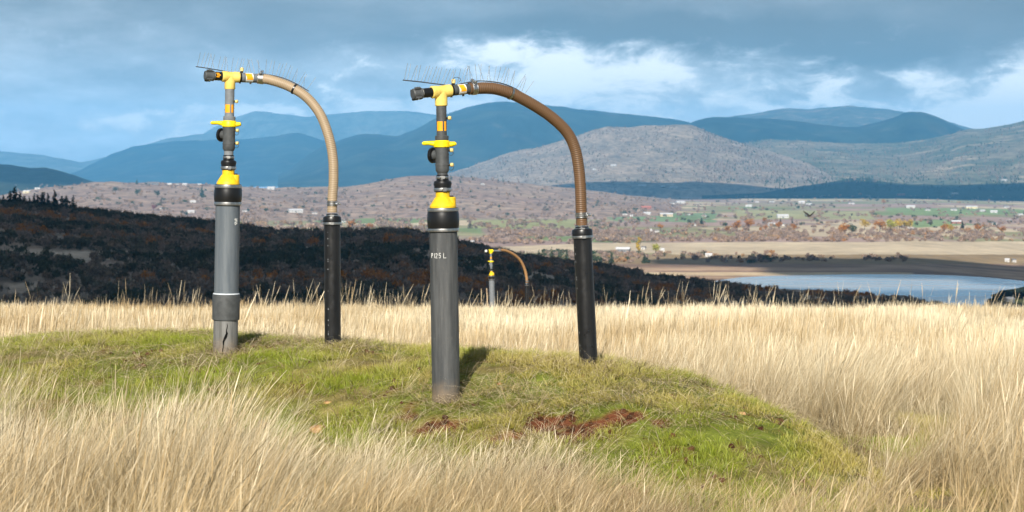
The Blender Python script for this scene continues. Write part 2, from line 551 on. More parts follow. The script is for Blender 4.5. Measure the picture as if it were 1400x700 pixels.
def valley_color(x, y, z):
    u, dd = polar(x, y)
    py = HY - F * z / dd
    n1 = fbm(x / 420., y / 420., 4, 70)[:, None]; n2 = fbm(x / 70., y / 110., 4, 71)[:, None]
    mauve = np.array([.245, .175, .150]); olive = np.array([.20, .185, .10]); tan = np.array([.36, .29, .20])
    c = mauve * (1 - sst(.42, .58, n1)) + olive * sst(.42, .58, n1)
    n3 = vnoise(x / 260. + .3 * y / 260., y / 520., 77)[:, None]
    c = c * (1 - sst(.62, .66, n3)) + tan * sst(.62, .66, n3)
    c = c * (1 - sst(0, .1, (.22 - n3))) + np.array([.14, .175, .075]) * sst(0, .1, (.22 - n3))
    jit_u = 14 * (fbm(x / 120., y / 120., 2, 74) - .5); jit_v = 1.6 * (fbm(x / 160., y / 160., 2, 75) - .5)
    for pts, cc in FIELDS:
        m = poly_in(u + jit_u, py + jit_v, pts)
        c[m] = cc
    front = np.abs(np.arctan2(x, y)) < .33
    rust = front & (py > 348) & (py < 362)
    c[rust] = np.array([.20, .145, .085])
    n4 = fbm(x / 240., y / 40., 4, 79)[:, None]
    sh = front & (py >= 361) & (py < 410)
    shore = np.array([.27, .185, .125]) * (1 - sst(.4, .6, n4)) + np.array([.175, .115, .085]) * sst(.4, .6, n4)
    c[sh] = shore[sh]
    edge = front & (py >= 372.5) & (py < 377) & (u < 1250)
    c[edge] = np.array([.37, .28, .18])
    spit = front & (u > 1300) & (py > 384)
    c[spit] = np.array([.075, .085, .035])
    return np.minimum(c * (1.1 + .75 * n2), .6)
ds_val = np.concatenate([np.linspace(1720, 2700, 130), 100 * F / (np.linspace(100 * F / 2710., 100 * F / 13000., 190))])
g_val = ring('valley_floor', ds_val, az_far, valley_color, m_ground('valley_fields', .03, 3., bstr=.3, var=(.75, 1.25)), 'broad valley floor of pale fields, shore and brown scrub')

# ------------------------------------------------------------------ lake
shore_px = [(940, 393), (962, 387), (985, 382.5), (1010, 379.5), (1050, 377), (1100, 376), (1150, 375.3), (1200, 375), (1250, 375.2), (1300, 376.4), (1340, 378.5), (1370, 381), (1400, 384), (1500, 392),
            (1502, 394), (1430, 390), (1400, 391.5), (1385, 395), (1368, 397), (1362, 401), (1355, 403), (1358, 407), (1350, 409), (1349, 414), (1343, 419), (1343, 436), (1200, 440), (1000, 440), (900, 430)]
lv = [unproj(px + (rng.random() - .5) * 3, py, 99.4 * F / (py - HY)) for px, py in shore_px]
mb = MB(); mb.add(lv, [list(range(len(lv)))[::-1]])
m_water, n, out = mat_new('lake_water')
pos = n.node('ShaderNodeNewGeometry').outputs['Position']
nz = n.noise(n.vmath('MULTIPLY', pos, (.05, .16, .1)), 1., 4, .6)
n2 = n.noise(n.vmath('MULTIPLY', pos, (.004, .012, 0)), 1., 3, .6)
principled(n, out, (.44, .455, .46), n.ramp(n2, [(.35, .10), (.65, .22)]), .5, 0., nz, .04, .5)
lake = mb.build('lake', m_water)
if lake.data.polygons[0].normal.z < 0:
    lake.data.flip_normals()
tag(lake, 'calm pale blue lake in the valley behind the scrub', 'lake', kind='structure')

# ------------------------------------------------------------------ hills and mountains
def m_hill(name, dark_f, light_f, patch, scale=.004, fine=.05, amt=.5, rough=.95):
    m, n, out = mat_new(name)
    pos = n.node('ShaderNodeNewGeometry').outputs['Position']
    a = n.noise(pos, scale, 5, .6)
    b = n.noise(n.vmath('MULTIPLY', pos, (1, .6, .8)), fine, 4, .7)
    c = n.mix(n.smooth(a, .42, .6), dark_f, light_f)
    c = n.mix(n.math('MULTIPLY', n.smooth(n.noise(pos, scale * 2.3, 5, .65), .52, .68), amt), c, patch)
    c = n.mix(1., c, n.ramp(b, [(.3, .5), (.7, 1.5)]), 'MULTIPLY')
    principled(n, out, c, rough, .1, 0., b, .9, 14.)
    return m
MF = m_hill('conifer_forest', (.014, .026, .022), (.030, .044, .032), (.065, .066, .048), .0015, .006, .8)  # conifers, very dark: cloud shade on the blue mountains is put into the colour
MFAR = m_hill('mist_paled_forest', (.11, .14, .14), (.14, .17, .16), (.2, .21, .19), .0012, .008)  # pale base colour carries the mist over the farthest left ranges
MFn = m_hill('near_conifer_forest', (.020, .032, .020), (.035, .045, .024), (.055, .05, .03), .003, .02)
MO = m_hill('oak_hill', (.24, .195, .15), (.34, .265, .20), (.46, .37, .27), .0022, .03)
MR = m_hill('mixed_wood_hill', (.12, .125, .075), (.22, .185, .12), (.46, .36, .25), .0016, .02, .8)
MB_ = m_hill('brown_foothill', (.29, .205, .165), (.345, .25, .19), (.44, .34, .235), .003, .03)
MMe = m_hill('pale_mesa_wood', (.075, .08, .06), (.10, .095, .07), (.30, .24, .18), .0016, .01, .7)

HILLS = {}
def hill(name, label, prof, depth, front, base_z_, mat, rough_amp=.22, step=3, jag=.9, rows=34, cat='mountain'):
    pu = np.array([p[0] for p in prof], float); py = np.array([p[1] for p in prof], float)
    us = np.arange(pu[0], pu[-1] + 1, step)
    yy = np.interp(us, pu, py)
    ker = np.exp(-np.linspace(-2, 2, 7) ** 2); ker /= ker.sum()
    yy = np.convolve(np.pad(yy, 3, mode='edge'), ker, 'valid')
    yy = yy + jag * 2 * (fbm(us / 14., us * 0 + depth, 4, 91) - .5)
    zr = (HY - yy) / F * depth
    ts = np.concatenate([np.linspace(0, 1, rows), 1 + np.linspace(.08, .9, 8)])
    T, UU = np.meshgrid(ts, us, indexing='ij')
    D = depth - front * (1 - T)
    X = (UU - 700) / F * D
    s = np.where(T <= 1, T ** 1.15 * (1.25 - .25 * T), 1 - .5 * (T - 1) ** 1.5)
    rise = np.maximum(zr[None, :] - base_z_, 2)
    Z = base_z_ + rise * s
    L = front * .5
    rid = 1 - np.abs(2 * fbm(X / L, D / (L * 2.2), 5, 95) - 1)
    w_ = np.clip(4 * T * (1.02 - T), 0, 1) * (T <= 1)
    Z = Z + rise * rough_amp * 2.4 * (rid - .75) * w_
    Z[0] = base_z_ - 30
    r, c = X.shape
    i = np.arange(r - 1)[:, None] * c + np.arange(c - 1)[None, :]
    q = np.stack([i, i + 1, i + c + 1, i + c], -1).reshape(-1, 4)
    o = link_mesh(name, mesh_np(name, np.stack([X, D, Z], -1).reshape(-1, 3), q), mat)
    tag(o, label, cat, kind='structure')
    HILLS[label] = o
    return o

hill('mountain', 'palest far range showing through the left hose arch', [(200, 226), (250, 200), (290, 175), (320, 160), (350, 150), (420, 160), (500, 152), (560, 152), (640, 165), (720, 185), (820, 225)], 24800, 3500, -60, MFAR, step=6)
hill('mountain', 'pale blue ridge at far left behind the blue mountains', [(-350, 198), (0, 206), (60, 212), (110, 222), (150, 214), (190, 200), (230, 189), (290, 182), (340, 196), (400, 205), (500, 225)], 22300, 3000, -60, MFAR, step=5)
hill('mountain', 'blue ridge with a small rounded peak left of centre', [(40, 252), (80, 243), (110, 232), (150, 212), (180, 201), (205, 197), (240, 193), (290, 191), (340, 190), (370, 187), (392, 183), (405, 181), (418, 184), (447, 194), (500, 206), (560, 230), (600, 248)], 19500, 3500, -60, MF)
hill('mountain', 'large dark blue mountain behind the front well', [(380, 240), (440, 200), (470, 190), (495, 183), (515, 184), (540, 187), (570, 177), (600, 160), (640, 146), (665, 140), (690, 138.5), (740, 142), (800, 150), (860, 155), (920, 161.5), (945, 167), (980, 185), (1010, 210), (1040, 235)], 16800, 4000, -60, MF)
hill('mountain', 'far pale mesa on the skyline at right', [(900, 190), (960, 170), (1000, 160), (1030, 156), (1060, 150), (1075, 147.5), (1100, 150), (1130, 147), (1165, 145), (1200, 149), (1230, 153), (1270, 162), (1300, 168), (1330, 176), (1420, 200)], 20500, 4000, -60, MMe)
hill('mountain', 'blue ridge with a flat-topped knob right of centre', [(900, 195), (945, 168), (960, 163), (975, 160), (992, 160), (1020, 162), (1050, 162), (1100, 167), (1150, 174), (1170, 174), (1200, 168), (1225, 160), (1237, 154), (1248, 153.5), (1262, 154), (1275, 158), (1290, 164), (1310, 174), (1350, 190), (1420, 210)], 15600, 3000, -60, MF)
hill('hill', 'broad brown wooded hill at right with dark crest', [(930, 236), (980, 205), (1020, 195), (1050, 190), (1100, 192), (1150, 195), (1180, 196), (1230, 195), (1270, 190), (1300, 184), (1320, 177), (1350, 175), (1380, 170), (1400, 165), (1500, 150), (1650, 140)], 13200, 3600, -75, MR, rough_amp=.12, cat='hill')
hill('hill', 'rounded grey brown sunlit hill behind the curved hose', [(540, 250), (620, 236), (680, 214), (700, 207), (737, 201), (775, 190), (795, 184), (815, 177), (832, 173), (845, 173.5), (860, 175), (880, 171.5), (900, 172), (925, 171), (945, 171), (965, 179), (995, 190), (1017, 197), (1035, 202), (1080, 215), (1130, 230), (1180, 248)], 11300, 2300, -78, MO, rough_amp=.10, cat='hill')
hill('hill', 'dark wooded hill at the far left edge', [(-350, 212), (-100, 218), (0, 224), (20, 227), (40, 230), (60, 229), (80, 233), (100, 239), (120, 246), (145, 254)], 9600, 1700, -80, MFn, cat='hill')
hill('hill', 'low dark blue wooded rise in cloud shadow', [(960, 266), (1040, 261), (1090, 255), (1130, 250), (1165, 243), (1190, 244), (1210, 249), (1240, 252), (1300, 253), (1400, 250), (1500, 251), (1650, 252)], 9400, 900, -92, MFn, jag=.8, cat='hill')
hill('hill', 'brown scrubby foothill behind the front well', [(220, 287), (270, 275), (320, 262), (350, 258), (400, 256), (470, 255.5), (500, 252), (525, 247), (550, 242), (575, 240), (610, 240), (650, 243), (700, 249), (760, 255), (820, 262), (880, 272), (930, 280), (975, 285), (1000, 287)], 6600, 2000, -103, MB_, rough_amp=.14, jag=1., cat='hill')
hill('hill', 'pinkish brown foothill dotted with oaks at left', [(-350, 258), (0, 268), (20, 263), (40, 259), (100, 253), (130, 249), (150, 248), (175, 250), (200, 249.5), (240, 250.5), (290, 251.5), (350, 256), (420, 264), (480, 276), (520, 284), (550, 288)], 6200, 1900, -103, MB_, rough_amp=.14, jag=1., cat='hill')

bpy.context.view_layer.update()
DG = bpy.context.evaluated_depsgraph_get()
def cast(px, py, dmin=60.):
    dv = Vector(((px - 700.) / F, 1., (HY - py) / F))
    ln = dv.length
    o = dv * dmin
    ok, loc, nor, idx, ob, mt = SC.ray_cast(DG, o, dv / ln)
    return (loc, ob) if ok else (None, None)

# ================================================================== SCATTER (stuff)
def proto_collection(name, meshes, mats):
    c = bpy.data.collections.new(name)
    for i, me in enumerate(meshes):
        if mats and not me.materials: me.materials.append(mats[i % len(mats)])
        c.objects.link(bpy.data.objects.new('%s_%02d' % (name, i), me))
    return c

def scatter(name, pts, rot, scl, idx, tint, coll, label, cat):
    n = len(pts)
    me = bpy.data.meshes.new(name)
    me.vertices.add(n); me.vertices.foreach_set('co', np.asarray(pts, np.float32).ravel())
    for nm, ty, key, arr in (('rot', 'FLOAT_VECTOR', 'vector', rot), ('scl', 'FLOAT_VECTOR', 'vector', scl), ('idx', 'INT', 'value', idx), ('tint', 'FLOAT', 'value', tint)):
        a = me.attributes.new(nm, ty, 'POINT')
        arr = np.asarray(arr, np.int32 if ty == 'INT' else np.float32)
        a.data.foreach_set(key, arr.ravel())
    o = link_mesh(name, me)
    g = bpy.data.node_groups.new(name + '_nodes', 'GeometryNodeTree')
    g.interface.new_socket('Geometry', in_out='INPUT', socket_type='NodeSocketGeometry')
    g.interface.new_socket('Geometry', in_out='OUTPUT', socket_type='NodeSocketGeometry')
    gi = g.nodes.new('NodeGroupInput'); go = g.nodes.new('NodeGroupOutput')
    ci = g.nodes.new('GeometryNodeCollectionInfo')
    ci.inputs['Collection'].default_value = coll
    ci.inputs['Separate Children'].default_value = True
    ci.inputs['Reset Children'].default_value = True
    ip = g.nodes.new('GeometryNodeInstanceOnPoints')
    ip.inputs['Pick Instance'].default_value = True
    def na(nm, ty):
        q = g.nodes.new('GeometryNodeInputNamedAttribute'); q.data_type = ty
        q.inputs['Name'].default_value = nm
        return [s for s in q.outputs if s.enabled and s.name == 'Attribute'][0]
    L = g.links.new
    L(gi.outputs[0], ip.inputs['Points']); L(ci.outputs[0], ip.inputs['Instance'])
    L(na('idx', 'INT'), ip.inputs['Instance Index']); L(na('rot', 'FLOAT_VECTOR'), ip.inputs['Rotation']); L(na('scl', 'FLOAT_VECTOR'), ip.inputs['Scale'])
    L(ip.outputs[0], go.inputs[0])
    md = o.modifiers.new('scatter', 'NODES'); md.node_group = g
    tag(o, label, cat, kind='stuff')
    return o

def blades(n, h, hvar, spread, width, lean, leanvar, curve, segs=3, seed=0, bias=(0., 0.), heads=0., droop=.0):
    """one tuft of curved tapering grass blades; returns verts, quads, t"""
    r = np.random.default_rng(seed)
    V_, Q, T = [], [], []
    for b in range(n):
        a = r.random() * 2 * math.pi
        rr = spread * math.sqrt(r.random())
        x0, y0 = rr * math.cos(a), rr * math.sin(a)
        hh = h * (1 + hvar * (r.random() * 2 - 1))
        la = a + (r.random() - .5) * 2.4
        lm = max(0., lean + leanvar * (r.random() - .5) * 2)
        lx, ly = lm * math.cos(la) + bias[0] * (.5 + r.random()), lm * math.sin(la) + bias[1] * (.5 + r.random())
        cv = curve * (.4 + 1.2 * r.random())
        wd = width * (.6 + .8 * r.random())
        pa = r.random() * math.pi
        ex, ey = math.cos(pa) * wd / 2, math.sin(pa) * wd / 2
        head = r.random() < heads
        base = len(V_)
        for s in range(segs + 1):
            t = s / segs
            k = t * (1 + cv * t)
            x = x0 + lx * hh * k; y = y0 + ly * hh * k
            z = hh * (t - droop * t * t * t - .25 * (lx * lx + ly * ly) * cv * t * t)
            wf = (1 - .85 * t)
            if head: wf = .45 if t < .7 else (1.9 if t < .95 else .5)
            V_ += [(x - ex * wf, y - ey * wf, z), (x + ex * wf, y + ey * wf, z)]
            T += [t, t]
            if s: Q.append((base + 2 * s - 2, base + 2 * s - 1, base + 2 * s + 1, base + 2 * s))
    return V_, Q, T

def tuft_mesh(name, *specs):
    V_, Q, T = [], [], []
    for sp in specs:
        v, q, t = blades(**sp)
        b = len(V_); V_ += v; T += t
        Q += [tuple(i + b for i in f) for f in q]
    return mesh_np(name, V_, Q, smooth=True, tattr=T)

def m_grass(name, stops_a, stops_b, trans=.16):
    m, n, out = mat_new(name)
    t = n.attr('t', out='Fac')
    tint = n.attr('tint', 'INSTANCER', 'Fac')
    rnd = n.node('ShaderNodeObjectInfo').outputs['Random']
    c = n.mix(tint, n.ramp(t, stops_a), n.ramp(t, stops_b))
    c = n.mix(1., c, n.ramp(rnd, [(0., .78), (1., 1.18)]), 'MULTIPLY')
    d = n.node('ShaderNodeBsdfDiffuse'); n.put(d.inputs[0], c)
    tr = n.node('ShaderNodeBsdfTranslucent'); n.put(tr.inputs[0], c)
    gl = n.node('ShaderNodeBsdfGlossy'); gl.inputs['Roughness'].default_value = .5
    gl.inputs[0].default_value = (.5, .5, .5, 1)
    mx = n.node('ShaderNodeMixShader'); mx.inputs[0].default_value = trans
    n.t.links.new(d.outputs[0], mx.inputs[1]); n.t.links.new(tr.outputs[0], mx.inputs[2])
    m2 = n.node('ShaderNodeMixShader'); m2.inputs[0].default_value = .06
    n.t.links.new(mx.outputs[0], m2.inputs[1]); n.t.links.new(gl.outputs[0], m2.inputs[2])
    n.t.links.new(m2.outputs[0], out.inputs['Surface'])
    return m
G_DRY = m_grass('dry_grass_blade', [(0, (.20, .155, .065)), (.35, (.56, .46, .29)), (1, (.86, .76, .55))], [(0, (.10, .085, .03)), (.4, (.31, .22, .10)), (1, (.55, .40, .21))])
G_GRN = m_grass('green_grass_blade', [(0, (.15, .19, .014)), (.6, (.26, .315, .024)), (1, (.40, .41, .06))], [(0, (.21, .19, .035)), (.5, (.40, .335, .075)), (1, (.58, .48, .21))])

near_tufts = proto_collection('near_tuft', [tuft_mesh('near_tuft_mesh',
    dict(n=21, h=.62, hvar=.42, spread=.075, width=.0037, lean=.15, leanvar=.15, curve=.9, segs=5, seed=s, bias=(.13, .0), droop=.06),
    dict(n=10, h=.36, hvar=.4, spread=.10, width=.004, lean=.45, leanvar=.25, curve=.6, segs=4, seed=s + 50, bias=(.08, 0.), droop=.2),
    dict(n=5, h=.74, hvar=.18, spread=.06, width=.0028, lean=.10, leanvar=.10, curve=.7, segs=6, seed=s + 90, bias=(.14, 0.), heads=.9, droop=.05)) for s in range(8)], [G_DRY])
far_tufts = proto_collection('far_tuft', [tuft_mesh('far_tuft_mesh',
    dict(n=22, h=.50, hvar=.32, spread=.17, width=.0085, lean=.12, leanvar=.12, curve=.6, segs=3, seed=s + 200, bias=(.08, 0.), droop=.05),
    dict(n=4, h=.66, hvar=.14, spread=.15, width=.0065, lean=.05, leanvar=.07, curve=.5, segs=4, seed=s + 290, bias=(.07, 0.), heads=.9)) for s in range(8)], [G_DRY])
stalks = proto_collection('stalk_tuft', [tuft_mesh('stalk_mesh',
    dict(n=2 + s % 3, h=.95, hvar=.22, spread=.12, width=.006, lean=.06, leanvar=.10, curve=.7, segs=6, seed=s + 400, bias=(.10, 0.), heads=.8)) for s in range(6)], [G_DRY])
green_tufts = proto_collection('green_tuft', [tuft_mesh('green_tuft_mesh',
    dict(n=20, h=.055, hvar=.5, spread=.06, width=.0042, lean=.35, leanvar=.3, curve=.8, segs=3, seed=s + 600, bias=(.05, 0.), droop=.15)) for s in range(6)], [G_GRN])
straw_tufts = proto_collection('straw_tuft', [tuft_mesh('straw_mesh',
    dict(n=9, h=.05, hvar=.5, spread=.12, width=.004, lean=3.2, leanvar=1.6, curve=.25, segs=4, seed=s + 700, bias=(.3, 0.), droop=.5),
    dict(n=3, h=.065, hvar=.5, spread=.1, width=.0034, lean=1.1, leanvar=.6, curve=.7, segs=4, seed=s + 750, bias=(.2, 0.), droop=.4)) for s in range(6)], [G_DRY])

def sample_polar(d0, d1, per_m2, half=.30):
    area = half * (d1 * d1 - d0 * d0)
    n = int(area * per_m2)
    d = np.sqrt(rng.random(n) * (d1 * d1 - d0 * d0) + d0 * d0)
    a = (rng.random(n) * 2 - 1) * half
    return np.sin(a) * d, np.cos(a) * d

def place(name, x, y, s, coll, nproto, tint, label, cat, tilt=.20, sink=.01, spin=.7):
    n = len(x)
    z = ground_z(x, y) - sink
    comb = 4.2 * (fbm(x * .55, y * .55, 3, 180) - .5) if spin < 2 else 0.
    rot = np.stack([(rng.random(n) - .5) * 2 * tilt, (rng.random(n) - .5) * 2 * tilt, (rng.random(n) - .5) * 2 * spin + comb], 1)
    sw = .85 + .3 * rng.random(n)
    return scatter(name, np.stack([x, y, z], 1), rot, np.stack([sw * np.minimum(1.25, .5 + .5 * s), sw * np.minimum(1.25, .5 + .5 * s), s], 1), rng.integers(0, nproto, n), tint, coll, label, cat)

# tall dry grass close to the camera
x, y = sample_polar(5.6, 24., 82)
u, dd = polar(x, y)
mm = mound_mask(x, y); hm = hollow_mask(x, y)
clump = .6 * fbm(x * .9, y * .9, 3, 110) + .4 * fbm(x * 3.1, y * 3.1, 2, 111)
keep = rng.random(len(x)) < np.maximum((1 - mm) ** 1.5, .045) * np.where(dd < 14.5, .03 + np.interp(dd, [6, 12, 14.5], [.5, .75, 1.1]) * sst(.43, .56, clump), .12 + 1.3 * sst(.37, .60, clump)) * (1 - .97 * sst(.2, .6, hm)) * (1 - .95 * soil_near(x, y))
x, y, u, dd, clump, mm, hm = [q[keep] for q in (x, y, u, dd, clump, mm, hm)]
hgt = np.interp(u, [0, 250, 420, 600, 900, 1150, 1400], [.66, .90, .42, .40, .38, .50, .80])
hgt = np.where(dd > 15, np.interp(u, [0, 600, 900, 1400], [.85, .8, .78, .9]), hgt)
hgt = hgt * (.25 + 1.45 * clump) * (.7 + .6 * rng.random(len(x))) * (1 - .45 * sst(.2, .8, hm)) * (1 - .68 * mm)
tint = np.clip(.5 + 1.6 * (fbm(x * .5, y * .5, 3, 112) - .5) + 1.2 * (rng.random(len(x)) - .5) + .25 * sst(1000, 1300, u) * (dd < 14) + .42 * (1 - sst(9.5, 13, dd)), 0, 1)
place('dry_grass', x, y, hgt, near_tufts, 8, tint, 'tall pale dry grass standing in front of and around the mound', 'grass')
# grass of the field behind the mound
x, y = sample_polar(22., 105., 26)
u, dd = polar(x, y)
clump = fbm(x * .35, y * .35, 3, 120)
keep = rng.random(len(x)) < (.55 + .6 * clump) * np.interp(dd, [22, 60, 105], [1, 1, .55])
x, y, u, dd, clump = [q[keep] for q in (x, y, u, dd, clump)]
tint = np.clip(.38 + 2.2 * (fbm(x * .22, y * .12, 3, 122) - .5) + .8 * (rng.random(len(x)) - .5), 0, 1)
place('field_grass', x, y, (.50 + .62 * clump) * (.7 + .6 * rng.random(len(x))), far_tufts, 8, tint, 'golden dry grass field running back to the crest of the hill', 'grass')
x, y = sample_polar(24., 75., .28)
place('grass_stalk', x, y, .75 + .55 * rng.random(len(x)), stalks, 6, rng.random(len(x)) * .9, 'scattered taller seeded grass stalks along the field crest', 'grass', tilt=.22)
# short green grass on the mound and in the hollow
x, y = sample_polar(9., 23., 420)
g = np.maximum(np.maximum(mound_mask(x, y), sst(.2, .6, hollow_mask(x, y)) * (y > 11)), .35)
sm = soil_mask(x, y)
bare = fbm(x * 1.7, y * 1.7, 3, 130)
keep = rng.random(len(x)) < g * (1 - sm) * (.12 + .9 * sst(.42, .60, bare))
x, y, bare = x[keep], y[keep], bare[keep]
tint = np.clip(.45 + 3.2 * (fbm(x * .8, y * .8, 3, 131) - .5) + .5 * (rng.random(len(x)) - .5), 0, 1)
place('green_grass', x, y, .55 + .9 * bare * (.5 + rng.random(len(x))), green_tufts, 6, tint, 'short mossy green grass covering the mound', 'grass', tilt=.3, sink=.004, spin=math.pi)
# clods of red earth on the bare patches
CLODM, n, out = mat_new('red_earth_clod')
n1_ = n.noise(n.node('ShaderNodeTexCoord').outputs['Object'], 6, 5, .6)
principled(n, out, n.mix(n.node('ShaderNodeObjectInfo').outputs['Random'], (.07, .030, .016), (.155, .066, .032)), .95, .1, 0., n1_, .6, .3)
def clod_mesh(seed):
    r = np.random.default_rng(seed); mb = MB(); vs_ = []
    for i in range(5):
        ph = -1.3 + 2.6 * i / 4
        for k in range(7):
            q = 6.283 * k / 7; rr_ = math.cos(ph) * (.75 + .5 * r.random())
            vs_.append((rr_ * math.cos(q), rr_ * math.sin(q), .7 * math.sin(ph) * (.8 + .4 * r.random())))
    mb.add(vs_, [[i * 7 + k, i * 7 + (k + 1) % 7, (i + 1) * 7 + (k + 1) % 7, (i + 1) * 7 + k] for i in range(4) for k in range(7)] + [[28 + k for k in range(7)]])
    return mb.mesh('clod_mesh', 20)
clods = proto_collection('clod', [clod_mesh(k) for k in range(4)], [CLODM])
x, y = sample_polar(11.5, 20., 900, .2)
k_ = rng.random(len(x)) < np.maximum(soil_mask(x, y), 0) * .55
x, y = x[k_], y[k_]
sz = .006 + .024 * rng.random(len(x)) ** 3
n_ = len(x)
scatter('red_earth', np.stack([x, y, ground_z(x, y)], 1), rng.random((n_, 3)) * 6.28, np.stack([sz, sz, sz], 1), rng.integers(0, 4, n_), rng.random(n_), clods, 'crumbled red earth clods on the bare patches of the mound', 'soil')
# straw lying on the mound
x, y = sample_polar(11.5, 22.5, 150)
g = mound_mask(x, y)
st = fbm(x * 1.1, y * 1.6, 3, 140)
sm = sum(np.exp(-(((x - c[0]) / (c[2] * 1.7)) ** 2 + ((y - c[1]) / (c[3] * 2.2)) ** 2)) for c in PATCH)
keep = rng.random(len(x)) < g * np.clip(.14 + .9 * sst(.46, .60, st) + .4 * sm, 0, 1) * (1 - .93 * sst(.05, .4, soil_mask(x, y)))
x, y = x[keep], y[keep]
for (bx_, by_, rr_) in [(610, 545, .42), (805, 501, .34), (308, 483, .40), (455, 473, .34)]:
    c = cast_ground(bx_, by_); q = rng.random(60) * 6.28; rad_ = .13 + rr_ * rng.random(60) ** 1.5
    x = np.concatenate([x, c[0] + rad_ * np.cos(q)]); y = np.concatenate([y, c[1] + rad_ * np.sin(q)])
place('straw_litter', x, y, .8 + .9 * rng.random(len(x)), straw_tufts, 6, np.clip(.0 + .9 * rng.random(len(x)), 0, 1), 'bleached straw lying over the mound and bare soil', 'straw', tilt=.25, sink=-.012, spin=math.pi)

# ------------------------------------------------------------------ leaf-clump vegetation
def leafy(name, lumps, nleaf, leaf, seed, trunk=None, squash=.8, hollow=.55):
    """quads spread through lumpy ellipsoids (+ optional bare stems) as verts/quads"""
    r = np.random.default_rng(seed)
    V_, Q = [], []
    ws = np.array([l[3] ** 2 for l in lumps]); ws = ws / ws.sum()
    for k in range(nleaf):
        l = lumps[r.choice(len(lumps), p=ws)]
        d = r.normal(size=3); d /= np.linalg.norm(d)
        rad = l[3] * (hollow + (1 - hollow) * r.random()) * (.85 + .3 * r.random())
        c = np.array(l[:3]) + d * rad * np.array([1, 1, squash])
        a = r.normal(size=3) + d * .6; a /= np.linalg.norm(a)
        b = np.cross(a, r.normal(size=3)); b /= np.linalg.norm(b)
        e = np.cross(a, b)
        s = leaf * (.6 + .8 * r.random())
        base = len(V_)
        V_ += [tuple(c - b * s - e * s * .6), tuple(c + b * s - e * s * .5), tuple(c + b * s * .7 + e * s * .6), tuple(c - b * s * .8 + e * s * .5)]
        Q.append((base, base + 1, base + 2, base + 3))
    return V_, Q
def stem_geo(paths, seg=5):
    mb = MB()
    for pts, r0, r1 in paths:
        rr = list(np.linspace(r0, r1, len(pts)))
        mb.tube(pts, rr, seg, cap=False)
    return mb
def veg_mesh(name, lumps, nleaf, leaf, seed, stems=None, **kw):
    V_, Q = leafy(name, lumps, nleaf, leaf, seed, **kw)
    if stems:
        mb = stem_geo(stems)
        b = len(V_)
        V_ = V_ + [tuple(v) for v in mb.v]
        Q = Q + [tuple(i + b for i in f) for f in mb.f]
    zs = np.array([v[2] for v in V_]); t = np.clip((zs - zs.min()) / (np.ptp(zs) + 1e-6), 0, 1)
    return mesh_np(name, V_, Q, smooth=False, tattr=t)

def m_leaf(name, stops, trans=.2, var=(.65, 1.35)):
    m, n, out = mat_new(name)
    tint = n.attr('tint', 'INSTANCER', 'Fac')
    c = n.ramp(tint, stops)
    rp = n.node('ShaderNodeNewGeometry').outputs['Random Per Island']
    c = n.mix(1., c, n.ramp(rp, [(0, var[0]), (1, var[1])]), 'MULTIPLY')
    d = n.node('ShaderNodeBsdfDiffuse'); n.put(d.inputs[0], c)
    tr = n.node('ShaderNodeBsdfTranslucent'); n.put(tr.inputs[0], c)
    mx = n.node('ShaderNodeMixShader'); mx.inputs[0].default_value = trans
    n.t.links.new(d.outputs[0], mx.inputs[1]); n.t.links.new(tr.outputs[0], mx.inputs[2])
    n.t.links.new(mx.outputs[0], out.inputs['Surface'])
    return m
L_SCRUB = m_leaf('scrub_leaf', [(0, (.065, .075, .040)), (.30, (.12, .11, .070)), (.55, (.26, .195, .145)), (.8, (.31, .235, .18)), (.93, (.34, .17, .07)), (1., (.44, .19, .045))])
L_VALLEY = m_leaf('valley_leaf', [(0, (.045, .070, .032)), (.16, (.075, .095, .048)), (.3, (.26, .20, .165)), (.7, (.35, .26, .21)), (.88, (.36, .24, .14)), (.96, (.40, .20, .07)), (1., (.46, .22, .05))])

def scrub_lumps(seed):
    r = np.random.default_rng(seed)
    return [(r.normal() * .55, r.normal() * .55, .55 + .35 * r.random(), .45 + .3 * r.random()) for _ in range(5)]
def bare_stems(seed, n=7, h=1.5):
    r = np.random.default_rng(seed)
    out = []
    for _ in range(n):
        a = r.random() * 6.28; l = .3 + .5 * r.random()
        out.append(([(0, 0, 0), (.3 * l * math.cos(a), .3 * l * math.sin(a), .5 * h), (l * math.cos(a), l * math.sin(a), h * (.8 + .35 * r.random()))], .035, .012))
    return out
scrubs = proto_collection('scrub', [veg_mesh('scrub_mesh', scrub_lumps(s), 130, .16, s, bare_stems(s), hollow=.35) for s in range(6)], [L_SCRUB])
valley_trees = proto_collection('valley_tree', [veg_mesh('valley_tree_mesh', scrub_lumps(s + 30), 60, .26, s + 30, bare_stems(s + 30, 3), hollow=.3) for s in range(5)], [L_VALLEY])
def conifer_lumps(nl=9):
    return [(0, 0, .12 + .86 * i / nl, .24 * (1 - i / nl) + .03) for i in range(nl)]
conifer_mesh_small = [veg_mesh('small_conifer_mesh', conifer_lumps(6), 40, .085, s + 60, [([(0, 0, 0), (0, 0, .95)], .02, .005)], squash=.5) for s in range(3)]
small_conifers = proto_collection('small_conifer', conifer_mesh_small, [L_VALLEY])

def veg_scatter(name, x, y, z, size, coll, npr, tint, label, cat, hscale=1.):
    n = len(x)
    rot = np.stack([0 * x, 0 * x, rng.random(n) * 6.28], 1)
    s = np.asarray(size)
    scatter(name, np.stack([x, y, z], 1), rot, np.stack([s, s, s * hscale], 1), rng.integers(0, npr, n), tint, coll, label, cat)

